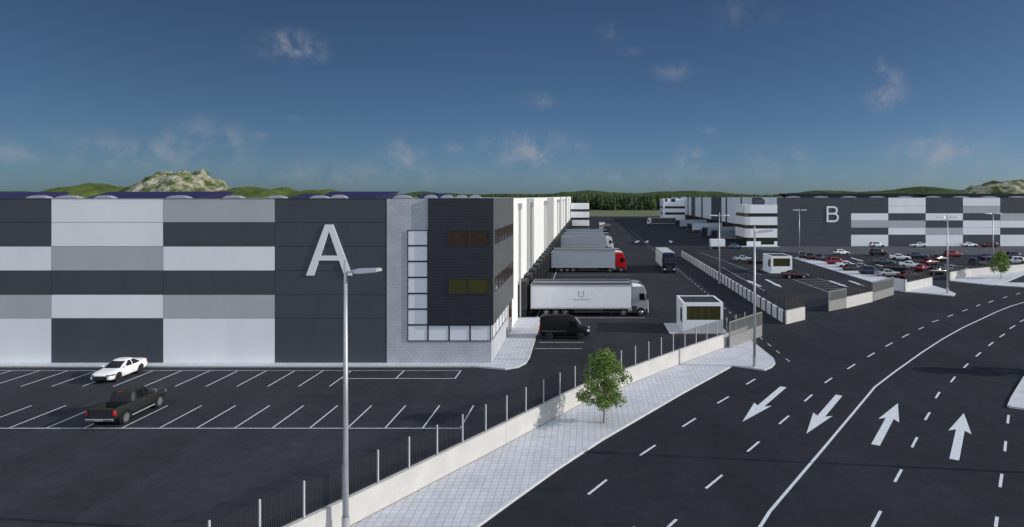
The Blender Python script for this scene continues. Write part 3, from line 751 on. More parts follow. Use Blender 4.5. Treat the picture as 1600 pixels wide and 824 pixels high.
# ================================================================== STREET LAMPS
def lamp(px, py, h, heads, label, r0=.14, r1=.075, base=None, L=1.75):
    p = G(px, py) if base is None else Vector(base)
    t = thing('street_lamp', label, 'street lamp', p, 0, 'tall street lamps')
    q = MB(); q.cyl((0, 0, 0), (0, 0, h), r0, r1, 14); q.build('pole', M_GALV, t, smooth=True)
    q = MB(); q.cyl((0, 0, 0), (0, 0, .05), r0 * 2.2, n=14); q.cyl((0, 0, .05), (0, 0, 1.1), r0 * 1.25, r0 * 1.2, 14); q.build('base_plate', M_GALV, t)
    for ang, tilt in heads:
        d = Vector((math.cos(ang), math.sin(ang), 0)); up = Vector((0, 0, 1)); tl = math.radians(tilt)
        def P(s_, z_, w_=0):
            n = Vector((-d.y, d.x, 0)); return d * s_ * math.cos(tl) + up * (h - .55 + z_ + s_ * math.sin(tl)) + n * w_
        q = MB()
        q.bar(P(0, 0), P(.5, 0), .09, .09)
        q.loft([[P(.35, -.05, -.1), P(.35, -.05, .1), P(.35, .08, .08), P(.35, .08, -.08)], [P(.6, -.08, -.2), P(.6, -.08, .2), P(.6, .12, .15), P(.6, .12, -.15)],
                [P(L - .1, -.08, -.2), P(L - .1, -.08, .2), P(L - .1, .07, .16), P(L - .1, .07, -.16)], [P(L, -.07, -.14), P(L, -.07, .14), P(L, .02, .12), P(L, .02, -.12)]])
        o = q.build('lamp_head', M_HEAD, t)
        q = MB(); q.hexa([P(.7, -.11, -.16), P(.7, -.11, .16), P(L - .18, -.11, .16), P(L - .18, -.11, -.16), P(.7, -.082, -.16), P(.7, -.082, .16), P(L - .18, -.082, .16), P(L - .18, -.082, -.16)])
        q.build('lens', M_LED, o)
    return t
R = math.radians
lamp(540, 846, 12.55, [(R(-14), 6)], 'big grey street lamp standing at the cream wall in the foreground')
lamp(1179, 575.5, 12.7, [(R(-10), 8)], 'single-arm street lamp on the pavement tip beside the first gate')
lamp(1124, 443, 12.5, [(0, 4), (R(180), 4)], 'twin-headed street lamp rising behind the white divider wall')
lamp(1249, 399.5, 12.3, [(0, 4), (R(180), 4)], 'twin-headed street lamp in front of charcoal wall left of letter B')
lamp(1480.5, 460, 12.6, [(R(0), 4), (R(180), 4)], 'twin-headed street lamp on the triangular pavement by the car park')
lamp(0, 0, 12.4, [(R(180), 4), (0, 4)], 'twin-headed street lamp behind the small roadside tree', base=(82, 135, 0))
lamp(0, 0, 12.5, [(R(172), 4)], 'street lamp beyond the lanes casting the long thin shadow', base=(34.2, 35.9, 0))

# ================================================================== TREES
def tree(label, loc, h, cw, seed, nleaf=6200, ls=.088, trunk=.07, crown0=.28):
    rnd = random.Random(seed)
    t = thing('street_tree', label, 'tree', loc, 0, 'young street trees')
    q = MB(); zc = h * crown0
    pts = [Vector((0, 0, 0)), Vector((.02, .01, zc * .6)), Vector((-.02, .03, zc * 1.2)), Vector((.05, 0, h * .55)), Vector((0, .04, h * .82))]
    rr = [trunk, trunk * .8, trunk * .7, trunk * .45, trunk * .15]
    for k in range(4): q.cyl(pts[k], pts[k + 1], rr[k], rr[k + 1], 9)
    clumps = []
    prof = [(0, .6), (.12, .92), (.32, 1.0), (.52, .88), (.72, .68), (.88, .46), (1, .22)]
    def pr(f):
        for (a_, va), (b_, vb) in zip(prof, prof[1:]):
            if f <= b_: return va + (vb - va) * (f - a_) / (b_ - a_)
    for k in range(64):
        f = (k + rnd.random()) / 64; f = f ** 1.12; z = zc + (h * .96 - zc) * f
        a = k * 2.4 + rnd.uniform(-.5, .5); d = cw / 2 * pr(f) * (rnd.uniform(.1, .55) if k % 5 < 2 else rnd.uniform(.58, .96))
        c = Vector((d * math.cos(a), d * math.sin(a), z + rnd.uniform(-.15, .15))); clumps.append((c, cw * rnd.uniform(.10, .16)))
        st = Vector((0, 0, max(zc * .8, z - d * .6))); mid = st.lerp(c, .5) + Vector((0, 0, -.06))
        q.cyl(st, mid, trunk * .28, trunk * .18, 5); q.cyl(mid, c, trunk * .18, trunk * .06, 5)
    clumps.append((Vector((0, 0, h * .95)), cw * .09)); clumps.append((Vector((0.05, .05, h * .8)), cw * .13))
    q.build('trunk', M_BARK, t)
    q = MB(); tot = sum(r ** 2 for _, r in clumps)
    for c, r in clumps:
        for _ in range(int(nleaf * r * r / tot)):
            v = Vector((rnd.gauss(0, 1), rnd.gauss(0, 1), rnd.gauss(0, .75))).normalized() * r * rnd.uniform(.25, 1.0) ** .5
            p = c + v; s = ls * rnd.uniform(.6, 1.3)
            n = (v.normalized() + Vector((rnd.uniform(-1, 1), rnd.uniform(-1, 1), rnd.uniform(-.2, 1.2)))).normalized()
            u = n.orthogonal().normalized(); w = n.cross(u); an = rnd.random() * 6.28
            u, w = u * math.cos(an) + w * math.sin(an), w * math.cos(an) - u * math.sin(an)
            q.face([p - u * s, p - w * s * .55, p + u * s, p + w * s * .55])
    q.build('crown', M_LEAF, t, fix=False)
    return t
p = G(943.5, 664); p.z = .13
tree('young green tree standing on the tiled pavement beside the cream wall', p, 4.85, 3.6, 11, 8200, .083)
p = G(1564, 436.5); p.z = .13
tree('small distant tree by the right-hand cream wall', p, 5.1, 3.6, 5, 2600, .15)
tree('tree beyond the right kerb casting shade over the lanes', (44.5, 57.2, .13), 5.6, 3.6, 8, 2400, .15)

# ================================================================== VEHICLES
def wheel(parent, x, y, r, w, rim, detail=True, sgn=1, n=20, hub=.62):
    q = MB(); q.cyl((0, -w / 2, 0), (0, w / 2, 0), r, n=n)
    o = q.build('wheel', M_TYRE, parent, bevel=.02 if detail else 0); o.location = (x, y, r)
    if detail:
        q = MB(); f = w / 2 * sgn
        q.cyl((0, f * .8, 0), (0, f + .006 * sgn, 0), r * hub, n=n)
        q.cyl((0, f + .006 * sgn, 0), (0, f + .02 * sgn, 0), r * .16, n=10)
        for k in range(5):
            a = 2 * math.pi * k / 5; q.bar((0, f + .01 * sgn, 0), (r * hub * .95 * math.cos(a), f + .012 * sgn, r * hub * .95 * math.sin(a)), r * .16, .02, up=(0, 1, 0))
        c = q.build('rim', rim, o)
    return o
def ring(x, w, zb, zt, cr=.03):
    h = [(.78 * w, zb), (.96 * w, zb + .10), (w, zb + (zt - zb) * .5), (.985 * w, zt - .13), (.87 * w, zt), (.45 * w, zt + cr * .8)]
    return [(x, -y, z) for y, z in h] [::1] + [(x, 0, zt + cr)] + [(x, y, z) for y, z in reversed(h)]
def greenhouse(xf0, xr0, wb, zb, xf1, xr1, wt, zr):
    def pl(xf, xr, w, z, bulge):
        m = (xf + xr) / 2
        half = [(xf, .72 * w), (xf - .16, w), (m, w * 1.02), (xr + .16, w), (xr, .72 * w)]
        return [(xf + bulge, 0, z)] + [(x, y, z) for x, y in half] + [(xr - bulge * .6, 0, z)] + [(x, -y, z) for x, y in reversed(half)]
    return pl(xf0, xr0, wb, zb, .10), pl((xf0 * .45 + xf1 * .55), (xr0 * .45 + xr1 * .55), wb * .42 + wt * .58 + .03, zb * .45 + zr * .55, .09), pl(xf1, xr1, wt, zr, .06)
def bake(o, cutters=()):
    for c in cutters:
        m = o.modifiers.new('cut', 'BOOLEAN'); m.object = c; m.operation = 'DIFFERENCE'; m.solver = 'EXACT'
    bpy.context.view_layer.update()
    dg = bpy.context.evaluated_depsgraph_get()
    me = bpy.data.meshes.new_from_object(o.evaluated_get(dg)); o.modifiers.clear(); o.data = me
    for c in cutters: bpy.data.objects.remove(c)
def patch(src, planes, name, m, parent, off=.006, smooth=True):
    """panel lying on a body: the body's own skin clipped by planes (point, outward normal) and lifted"""
    bm = bmesh.new(); bm.from_mesh(src.data)
    for co_, no in planes:
        bmesh.ops.bisect_plane(bm, geom=bm.verts[:] + bm.edges[:] + bm.faces[:], plane_co=co_, plane_no=no, clear_outer=True)
    bm.normal_update()
    nn = [(v, v.normal.copy()) for v in bm.verts]
    for v, n in nn: v.co += n * off
    for f in bm.faces: f.smooth = smooth; f.material_index = 0
    me = bpy.data.meshes.new(name); bm.to_mesh(me); bm.free()
    me.materials.append(m)
    o = bpy.data.objects.new(name, me); COL.objects.link(o); o.parent = parent
    return o
def xr_(a, b): return [((a, 0, 0), (-1, 0, 0)), ((b, 0, 0), (1, 0, 0))]
def yr_(a, b): return [((0, a, 0), (0, -1, 0)), ((0, b, 0), (0, 1, 0))]
def zr_(a, b): return [((0, 0, a), (0, 0, -1)), ((0, 0, b), (0, 0, 1))]
def rake(x0, z0, x1, z1, keep):     # plane across the car through two side-view points; keep 'rear' or 'front' side
    d = Vector((x1 - x0, 0, z1 - z0)).normalized(); n = Vector((d.z, 0, -d.x))
    if n.x < 0: n = -n
    return [((x0, 0, z0), n if keep == 'rear' else -n)]
def car_shell(t, st, gh, wheels, wr, sub, pm, cut=None):
    body = MB(); body.loft([ring(*q_) for q_ in st]); bo = body.build('body', pm, t, smooth=True, sub=sub)
    w = max(q_[1] for q_ in st); cs = []
    for x in wheels:
        c_ = MB(); c_.cyl((x, -w - .3, wr + .03), (x, w + .3, wr + .03), wr + .06, n=28); cs.append(c_.build('cutter', pm))
    if cut:
        c_ = MB(); c_.box(*cut); cs.append(c_.build('cutter', pm))
    for c_ in cs: c_.parent = None
    bake(bo, cs)
    for x in wheels:
        for s_ in (-1, 1):
            ar = MB(); ar.cyl((x, s_ * .42, wr + .03), (x, s_ * (w - .10), wr + .03), wr + .075, n=24); ar.build('wheel_arch', M_BLACK, t)
    r0, r1, r2 = greenhouse(*gh); zb_, zt_ = gh[3], gh[7]; xm = (gh[4] + gh[5]) / 2
    lo = [(x, y, zb_ - .12) for x, y, z in r0]
    ra = [(x, y, zt_ - .06) for x, y, z in r2]; rb = [(x * .9 + xm * .1, y * .86, zt_ - .005) for x, y, z in r2]; rc = [(x * .55 + xm * .45, y * .5, zt_ + .03) for x, y, z in r2]
    cb = MB(); cb.loft([lo, r0, r1, ra, rb, rc]); co_ = cb.build('cabin', pm, t, smooth=True, sub=sub); bake(co_)
    return bo, co_, w
def car_glass(t, cab, gh, detail, bpillar=None, rear=True):
    xf0, xr0, wb, zb_, xf1, xr1, wt, zt_ = gh
    z0, z1 = zb_ + .05, zt_ - .085
    def side(y0, y1, sgn):          # inward-leaning side limits for front and rear glass
        d = Vector((0, (y1 - y0) * sgn, zt_ - zb_)).normalized(); n = Vector((0, d.z * sgn, -abs(d.y) * 0 - d.y * sgn * sgn)).normalized()
        n = Vector((0, d.z, -d.y)) * sgn
        return ((0, y0 * sgn, zb_), n)
    lim = [side(wb * .80, wt * .84, 1), side(wb * .80, wt * .84, -1)]
    patch(cab, zr_(z0, z1) + lim + rake(xf0 - .28, zb_, xf1 - .22, zt_, 'front'), 'windscreen', M_GLASS, t, .007)
    patch(cab, zr_(z0, z1) + lim + rake(xr0 + .28, zb_, xr1 + .22, zt_, 'rear'), 'rear_window', M_GLASS, t, .007)
    bp = (xf0 + xr0) / 2 + .12 if bpillar is None else bpillar
    for s_ in (-1, 1):
        yy = [((0, 0, 0), (0, -s_, 0))]
        fr = rake(xf0 - .42, zb_, xf1 - .30, zt_, 'rear'); rr = rake(xr0 + .52, zb_, xr1 + .32, zt_, 'front')
        patch(cab, zr_(z0 + .01, z1) + yy + fr + [((bp + .05, 0, 0), (-1, 0, 0))], 'side_window', M_GLASS, t, .007)
        patch(cab, zr_(z0 + .01, z1) + yy + rr + [((bp - .05, 0, 0), (1, 0, 0))], 'side_window', M_GLASS, t, .007)
def make_car(name, label, cat, st, gh, wheels, rim, detail=True, group=None, wr=.33, sub=2, fascia=None):
    t = thing(name, label, cat, group=group)
    bo, cab, w = car_shell(t, st, gh, wheels, wr, sub if detail else 1, M_PAINT)
    car_glass(t, cab, gh, detail)
    for x in wheels:
        for s_ in (-1, 1): wheel(t, x, s_ * (w - .135), wr, .22, rim, detail, s_, 24 if detail else 12, .7)
    xf, xr = st[0][0], st[-1][0]; zf, zq = st[1][3], st[-3][3]; zl = st[1][2]
    for s_ in (-1, 1):
        ya, yb = (.50, 1.2) if s_ > 0 else (-1.2, -.50)
        patch(bo, zr_(zf - .11, zf + .03) + yr_(ya, yb) + [((xf - .62, 0, 0), (-1, 0, 0))], 'headlight', M_HLENS, t)
        ya, yb = (.42, 1.2) if s_ > 0 else (-1.2, -.42)
        patch(bo, zr_(zq - .28, zq - .12) + yr_(ya, yb) + [((xr + .28, 0, 0), (1, 0, 0))], 'tail_light', M_RED, t)
    if detail:
        patch(bo, zr_(zl + .0, zf - .07) + yr_(-.60, .60) + [((xf - .4, 0, 0), (-1, 0, 0))], 'grille', M_BLACK, t)
        patch(bo, zr_(0, st[4][2] + .09), 'sill', M_BLACK, t, .004)
        for s_ in (-1, 1):
            m_ = MB(); mx_ = gh[0] - .40; ys = sorted((s_ * (gh[2] - .02), s_ * (gh[2] + .19)))
            m_.box(mx_ - .07, mx_ + .07, ys[0], ys[1], gh[3] + .07, gh[3] + .2); mo = m_.build('mirror', M_PAINT, t, bevel=.03)
            for x in (gh[0] - .42, (gh[0] + gh[1]) / 2 + .12, gh[1] + .62):
                patch(bo, xr_(x - .009, x + .009) + zr_(.36, 1.3) + [((0, s_ * .6, 0), (0, -s_, 0))], 'door_seam', M_SEAM, t, .002)
        patch(bo, zr_(zq - .45, zq - .33) + yr_(-.26, .26) + [((xr + .3, 0, 0), (1, 0, 0))], 'number_plate', M_LIGHT, t, .008)
    return t
SED = [(2.43, .72, .36, .68), (2.40, .80, .30, .74), (2.22, .88, .24, .84), (1.85, .925, .21, .91), (1.0, .94, .20, .99), (.3, .945, .20, 1.02), (-1.0, .945, .20, 1.06), (-1.8, .935, .22, 1.10), (-2.25, .89, .28, 1.11), (-2.42, .84, .36, 1.07), (-2.46, .76, .42, .98)]
SUV = [(2.3, .62, .46, .78), (2.22, .84, .32, .95), (1.8, .93, .26, 1.05), (1.0, .95, .24, 1.12), (.2, .95, .24, 1.14), (-1.0, .95, .24, 1.15), (-1.9, .94, .28, 1.15), (-2.2, .88, .34, 1.10), (-2.32, .74, .5, .95)]
HAT = [(2.0, .58, .42, .62), (1.93, .78, .28, .74), (1.6, .86, .22, .86), (.95, .88, .2, .96), (.2, .89, .2, .99), (-1.0, .89, .2, 1.0), (-1.65, .88, .24, 1.02), (-1.92, .82, .3, .98), (-2.0, .68, .44, .84)]
def col(o, c):
    paint_tree(o, lambda k: c if k.name.split('.')[0] in ('body', 'cabin', 'mirror') else None)
# the white fastback
car = make_car('parked_car', 'white fastback car parked nose out against the warehouse wall', 'car', SED, (1.12, -2.1, .86, .95, .10, -.95, .64, 1.49), (1.44, -1.40), M_RIMD, wr=.36)
car.scale.x = .96; car.location = (-40.0, 56.75, 0); car.rotation_euler.z = R(-90); col(car, (.8, .8, .8))
redcar = make_car('parked_car', 'very dark red saloon waiting in front of the farther gatehouse', 'car', SED, (1.1, -1.9, .86, .95, .15, -1.0, .64, 1.48), (1.42, -1.38), M_RIM)
p = G(1244, 435.5); redcar.location = (p.x, p.y + .9, 0); redcar.rotation_euler.z = R(4); col(redcar, (.03, .004, .005))

# pickup
pk = thing('pickup_truck', 'black double-cab pickup truck parked facing the warehouse', 'pickup truck')
PU = [(2.96, .84, .62, 1.02), (2.92, .93, .52, 1.14), (2.7, .985, .46, 1.20), (2.2, 1.0, .44, 1.24), (1.5, 1.01, .42, 1.27), (.5, 1.01, .42, 1.27), (-.9, 1.01, .42, 1.28), (-1.6, 1.01, .44, 1.30), (-2.3, 1.0, .48, 1.30), (-2.78, .985, .54, 1.30), (-2.88, .975, .58, 1.30), (-2.90, .96, .60, 1.28)]
PG = (1.62, -1.02, .93, 1.20, .78, -.78, .76, 1.93)
bo, cab, wpk = car_shell(pk, PU, PG, (1.9, -1.8), .42, 2, M_PAINTB, (-2.74, -1.14, -.80, .80, .82, 1.6))
car_glass(pk, cab, PG, True, .30)
for x in (1.9, -1.8):
    for s_ in (-1, 1): wheel(pk, x, s_ * .89, .42, .28, M_RIM, True, s_, 26, .66)
for s_ in (-1, 1):
    ya, yb = (.82, 1.2) if s_ > 0 else (-1.2, -.82)
    patch(bo, zr_(.88, 1.16) + yr_(ya, yb) + [((-2.76, 0, 0), (1, 0, 0))], 'tail_light', M_RED, pk, .01)
    patch(bo, zr_(.88, 1.1) + yr_(*((.55, 1.2) if s_ > 0 else (-1.2, -.55))) + [((2.62, 0, 0), (-1, 0, 0))], 'headlight', M_HLENS, pk, .008)
    q = MB(); q.box(1.14, 1.3, min(s_ * .94, s_ * 1.2), max(s_ * .94, s_ * 1.2), 1.27, 1.5); q.build('mirror', M_CHROME, pk, bevel=.03)
    q = MB(); q.box(-1.2, 1.3, min(s_ * .96, s_ * 1.06), max(s_ * .96, s_ * 1.06), .38, .45); q.build('side_step', M_GALV, pk)
    for x in (1.15, .30, -.62): patch(bo, xr_(x - .01, x + .01) + zr_(.5, 1.3) + [((0, s_ * .6, 0), (0, -s_, 0))], 'door_seam', M_SEAM, pk, .002)
    q = MB(); q.box(.05, .2, min(s_ * .985, s_ * 1.03), max(s_ * .985, s_ * 1.03), 1.12, 1.15); q.build('handle', M_CHROME, pk)
patch(bo, zr_(.7, 1.12) + yr_(-.5, .5) + [((2.7, 0, 0), (-1, 0, 0))], 'grille', M_CHROME, pk, .008)
q = MB(); q.box(-3.05, -2.87, -.92, .92, .52, .68); q.box(-3.06, -3.0, -.3, .3, .53, .6); q.build('rear_bumper', M_CHROME, pk, bevel=.03)
patch(bo, zr_(.74, 1.29) + yr_(-.72, .72) + [((-2.84, 0, 0), (1, 0, 0))], 'tailgate', M_BLACK, pk, .006)
q = MB(); q.box(-.93, -.86, -.14, .14, 1.87, 1.91); q.build('brake_light', M_RED, pk)
q = MB(); q.box(-2.72, -1.16, -.78, .78, .83, .86); q.build('bed_floor', M_BLACK, pk)
pk.scale.x = .95; pk.location = (-32.36, 46.82, 0); pk.rotation_euler.z = R(90); col(pk, (.022, .025, .024))

# black van
vn = thing('panel_van', 'black panel van parked by the warehouse corner', 'van')
VN = [(2.72, .70, .5, .95), (2.62, .92, .38, 1.12), (2.15, .98, .34, 1.30), (1.75, 1.0, .32, 1.42), (1.05, 1.0, .32, 2.3), (.6, 1.0, .32, 2.48), (-1.0, 1.0, .32, 2.5), (-2.55, .99, .34, 2.48), (-2.7, .95, .4, 2.4)]
def vring(x, w, zb, zt):
    h = [(.8 * w, zb), (.97 * w, zb + .1), (w, zb + .55), (.985 * w, min(zt - .1, 1.35)), (.90 * w, zt - .12), (.75 * w, zt)]
    return [(x, -y, z) for y, z in h] + [(x, 0, zt + .03)] + [(x, y, z) for y, z in reversed(h)]
b = MB(); b.loft([vring(*s) for s in VN]); b.build('body', M_PAINTB, vn, smooth=True, sub=1)
q = MB(); q.hexa([(1.72, -.8, 1.44), (1.72, .8, 1.44), (1.13, .74, 2.2), (1.13, -.74, 2.2), (1.80, -.8, 1.46), (1.80, .8, 1.46), (1.19, .74, 2.23), (1.19, -.74, 2.23)]); q.build('windscreen', M_GLASS, vn)
for s in (-1, 1):
    q = MB(); ya, yb = s * .95, s * .99
    q.hexa([(1.6, ya, 1.4), (.55, ya, 1.4), (.55, ya * .96, 2.0), (1.18, ya * .96, 2.0), (1.6, yb, 1.4), (.55, yb, 1.4), (.55, yb * .965, 2.0), (1.18, yb * .965, 2.0)]); q.build('side_window', M_GLASS, vn)
    q = MB(); q.box(2.42, 2.68, min(s * .6, s * .92), max(s * .6, s * .92), .86, 1.08); q.build('headlight', M_LAMPW, vn, bevel=.02)
    q = MB(); q.box(-2.72, -2.6, min(s * .8, s * .97), max(s * .8, s * .97), .9, 1.5); q.build('tail_light', M_RED, vn)
    q = MB(); q.box(1.35, 1.5, min(s * 1.0, s * 1.25), max(s * 1.0, s * 1.25), 1.4, 1.75); q.build('mirror', M_BLACK, vn)
    q = MB(); q.box(-2.4, .2, min(s * .985, s * 1.015), max(s * .985, s * 1.015), .93, .97); q.build('side_moulding', M_RIM, vn)
    for x in (1.75, -1.65): wheel(vn, x, s * .90, .35, .24, M_RIMD, True, s)
for x in (1.75, -1.65):
    for s in (-1, 1):
        q = MB(); q.cyl((x, s * .5, .37), (x, s * 1.003, .37), .42, n=20); q.build('wheel_arch', M_BLACK, vn)
q = MB(); q.box(2.6, 2.74, -.6, .6, .55, .8); q.build('grille', M_BLACK, vn)
p = G(842.5, 531.5); vn.location = (p.x + 2.7, p.y + 1.0, 0); col(vn, (.006, .006, .007))

# articulated lorries (x forward, origin under the trailer's rear)
def make_lorry(label):
    t = thing('articulated_lorry', label, 'lorry', group='lorries in the yards')
    q = MB(); q.box(0, 12.9, -1.27, 1.27, 1.05, 3.98); tr = q.build('trailer_box', M_CURT, t, bevel=.04)
    q = MB(); q.box(.06, 12.84, -1.18, 1.18, 3.99, 4.015); q.build('trailer_roof', M_CURT, tr)
    q = MB()
    for s in (-1, 1): q.box(-.02, 12.92, min(s * 1.2, s * 1.3), max(s * 1.2, s * 1.3), 3.86, 4.03)
    q.box(-.03, .03, -1.2, 1.2, 3.86, 4.03); q.box(12.87, 12.93, -1.2, 1.2, 3.86, 4.03)
    for s in (-1, 1): q.box(-.02, 12.92, min(s * 1.2, s * 1.295), max(s * 1.2, s * 1.295), .98, 1.16)
    q.build('trailer_rail', M_RAIL, tr)
    q = MB()
    for s in (-1, 1):
        for k in range(1, 11): q.box(1.17 * k - .015, 1.17 * k + .015, min(s * 1.27, s * 1.283), max(s * 1.27, s * 1.283), 1.16, 1.32)
    q.build('curtain_buckles', M_GALV, tr)
    q = MB(); q.box(.3, 12.6, -.5, .5, .75, 1.03); q.box(.0, .15, -1.2, 1.2, .5, .75); q.box(9.5, 15.0, -.48, .48, .55, .95)
    q.box(10.3, 10.5, -1.0, -.8, .05, 1.0); q.box(10.3, 10.5, .8, 1.0, .05, 1.0); q.build('chassis', M_STEEL, t)
    for s in (-1, 1):
        q = MB(); q.box(5.6, 9.3, min(s * 1.15, s * 1.2), max(s * 1.15, s * 1.2), .5, .95); q.build('side_guard', M_STEEL, t)
        for x in (2.0, 3.2, 4.4, 11.9): 
            w = wheel(t, x, s * 1.05, .5, .36, M_RIM, False, s, 18)
            h = MB(); h.cyl((0, s * .12, 0), (0, s * .2, 0), .30, .24, n=14); h.build('hub', M_CHROME, w)
        w = wheel(t, 14.15, s * 1.05, .5, .32, M_RIM, False, s, 18)
        h = MB(); h.cyl((0, s * .1, 0), (0, s * .18, 0), .30, .22, n=14); h.build('hub', M_CHROME, w)
    # cab
    sec = [(13.05, .9, 3.7), (13.3, .6, 3.82), (14.3, .45, 3.84), (14.85, .42, 3.55), (15.05, .40, 2.4), (15.1, .38, 1.4), (15.05, .42, .5)]
    q = MB(); P = [(13.0, .85), (13.0, 3.72), (13.15, 3.82), (14.35, 3.84), (14.62, 3.68), (15.0, 2.55), (15.12, 1.9), (15.14, .45), (14.75, .42), (14.65, .75), (14.45, 1.05), (14.15, 1.12), (13.8, 1.04), (13.62, .8)]
    rings_ = []
    for y, sx in ((-1.22, .97), (-1.12, 1.0), (1.12, 1.0), (1.22, .97)):
        rings_.append([(13.0 + (x_ - 13.0) * sx, y, z_) for x_, z_ in P])
    q.loft(rings_); cab = q.build('cab', M_CAB, t, bevel=.03)
    for s in (-1, 1):
        ya, yb = sorted((s * 1.2, s * 1.235))
        q = MB(); q.box(13.02, 13.62, ya, yb, .5, 1.35); q.build('lower_skirt', M_BLACK, cab)
        q = MB(); q.box(14.7, 15.02, ya, yb, .46, .95); q.build('step', M_BLACK, cab)
    q = MB(); q.hexa([(14.99, -1.02, 2.05), (14.99, 1.02, 2.05), (14.62, .98, 3.1), (14.62, -.98, 3.1), (15.13, -1.02, 2.05), (15.13, 1.02, 2.05), (14.84, .98, 3.12), (14.84, -.98, 3.12)]); q.build('windscreen', M_GLASS, cab)
    for s in (-1, 1):
        q = MB(); q.hexa([(13.95, s * 1.2, 2.1), (14.72, s * 1.2, 2.1), (14.55, s * 1.2, 2.95), (13.95, s * 1.2, 2.95), (13.95, s * 1.245, 2.1), (14.72, s * 1.245, 2.1), (14.55, s * 1.245, 2.95), (13.95, s * 1.245, 2.95)]); q.build('side_window', M_GLASS, cab)
        q = MB(); q.box(14.85, 15.02, min(s * 1.27, s * 1.5), max(s * 1.27, s * 1.5), 2.2, 2.95); q.bar((14.8, s * 1.2, 2.9), (14.95, s * 1.4, 2.9), .05, .05); q.build('mirror', M_BLACK, cab)
        q = MB(); q.box(15.1, 15.17, min(s * .75, s * 1.12), max(s * .75, s * 1.12), .7, .92); q.build('headlight', M_LAMPW, cab)
        q = MB(); q.cyl((12.5, s * .9, .75), (13.6, s * .9, .75), .3, n=14); q.build('fuel_tank', M_GALV, t)
    q = MB(); q.box(15.1, 15.18, -.7, .7, .55, 1.55)
    for k in range(4): q.box(15.18, 15.2, -.68, .68, .68 + .22 * k, .74 + .22 * k)
    q.build('grille', M_BLACK, cab)
    q = MB(); q.hexa([(13.1, -1.0, 3.8), (14.3, -1.0, 3.82), (14.3, 1.0, 3.82), (13.1, 1.0, 3.8), (13.1, -.85, 4.0), (13.7, -.8, 3.98), (13.7, .8, 3.98), (13.1, .85, 4.0)]); q.build('roof_deflector', M_CURT, cab)
    return t
def lorry_cols(o, cab, box, top, roof=(.045, .05, .06)):
    def f(k):
        n = k.name.split('.')[0]
        return {'cab': cab, 'trailer_box': box, 'roof_deflector': top, 'mirror': cab, 'trailer_roof': roof}.get(n)
    paint_tree(o, f)
lor0 = make_lorry('white curtain-sided lorry with faint printed emblem, nearest in the row')
specs = [  # x, y(near side), heading, cab, box, top, label
    (-7.46, 85.3, 0, (.30, .31, .33), (.80, .81, .84), (.75, .76, .78), 'white curtain-sided lorry with faint printed emblem, nearest of the docked row'),
    (-7.4, 88.9, 0, (.05, .052, .06), (.2, .21, .23), (.2, .2, .22), 'grey-roofed lorry docked close behind the white emblem lorry'),
    (-7.6, 134.6, 0, (.42, .006, .01), (.30, .34, .40), (.42, .006, .01), 'lorry with bright red cab and blue-grey trailer at the dock'),
    (-7.6, 138.6, 0, (.55, .55, .56), (.22, .23, .26), (.7, .7, .7), 'grey lorry with pale cab roof right behind the red cab'),
    (-7.6, 145.3, 0, (.05, .05, .06), (.22, .24, .28), (.25, .25, .27), 'dark grey docked lorry two places behind the red cab'),
    (-8.2, 188.0, 0, (.62, .62, .6), (.28, .31, .36), (.7, .7, .7), 'grey docked lorry with white cab in the middle of the row'),
    (-8.0, 196.0, 0, (.03, .032, .04), (.30, .34, .42), (.2, .2, .22), 'blue-grey trailer behind the white-cabbed docked lorry'),
    (-8.0, 209.0, 0, (.03, .03, .04), (.28, .33, .42), (.3, .3, .33), 'dark-cabbed lorry farther along the dock, before the white office block'),
    (-8.0, 228.0, 0, (.02, .022, .03), (.25, .3, .38), (.2, .2, .2), 'black-cabbed lorry deep in the docked row'),
    (5.8, 285.0, -90, (.6, .6, .6), (.3, .33, .4), (.6, .6, .6), 'small pale-cabbed lorry standing far away off the end of the docked row'),
    (7.2, 262.0, -90, (.03, .03, .04), (.3, .33, .4), (.2, .2, .2), 'dark-cabbed lorry waiting just behind the docked row of trailers'),
    (57.0, 228.0, 180, (.03, .035, .05), (.17, .20, .26), (.2, .22, .26), 'shaded grey-blue lorry docked beside the rounded office block'),
    (57.0, 247.0, 180, (.03, .035, .05), (.24, .29, .36), (.2, .22, .26), 'second lorry from the rounded office block at the B docks'),
    (57.0, 284.0, 180, (.04, .045, .06), (.45, .52, .58), (.3, .3, .33), 'pale blue lorry at the B docks, lightest of that row'),
    (57.0, 322.0, 180, (.03, .035, .05), (.3, .35, .42), (.2, .22, .26), 'farthest grey lorry at the B docks before the far block'),
    (46.0, 352.0, 180, (.62, .62, .62), (.03, .035, .05), (.62, .62, .62), 'dark trailer with white cab crossing the far yard'),
]
lor = []
for i, (x, y, a, cab, box, top, lab) in enumerate(specs):
    o = lor0 if i == 0 else dup(lor0)
    o['label'] = lab
    s = -1 if a else 1
    o.location = (x, y + (15.1 if a == -90 else 1.28), 0); o.rotation_euler.z = R(a); lorry_cols(o, cab, box, top); lor.append(o)
# oncoming blue lorry
o = dup(lor0); o['label'] = 'navy blue cab with white trailer driving down the yard lane'
p = G(1036, 427.5); o.location = (p.x + 1.3, p.y + 15.2, 0); o.rotation_euler.z = R(-90); lorry_cols(o, (.006, .007, .03), (.7, .7, .68), (.012, .013, .04), (.5, .5, .5))
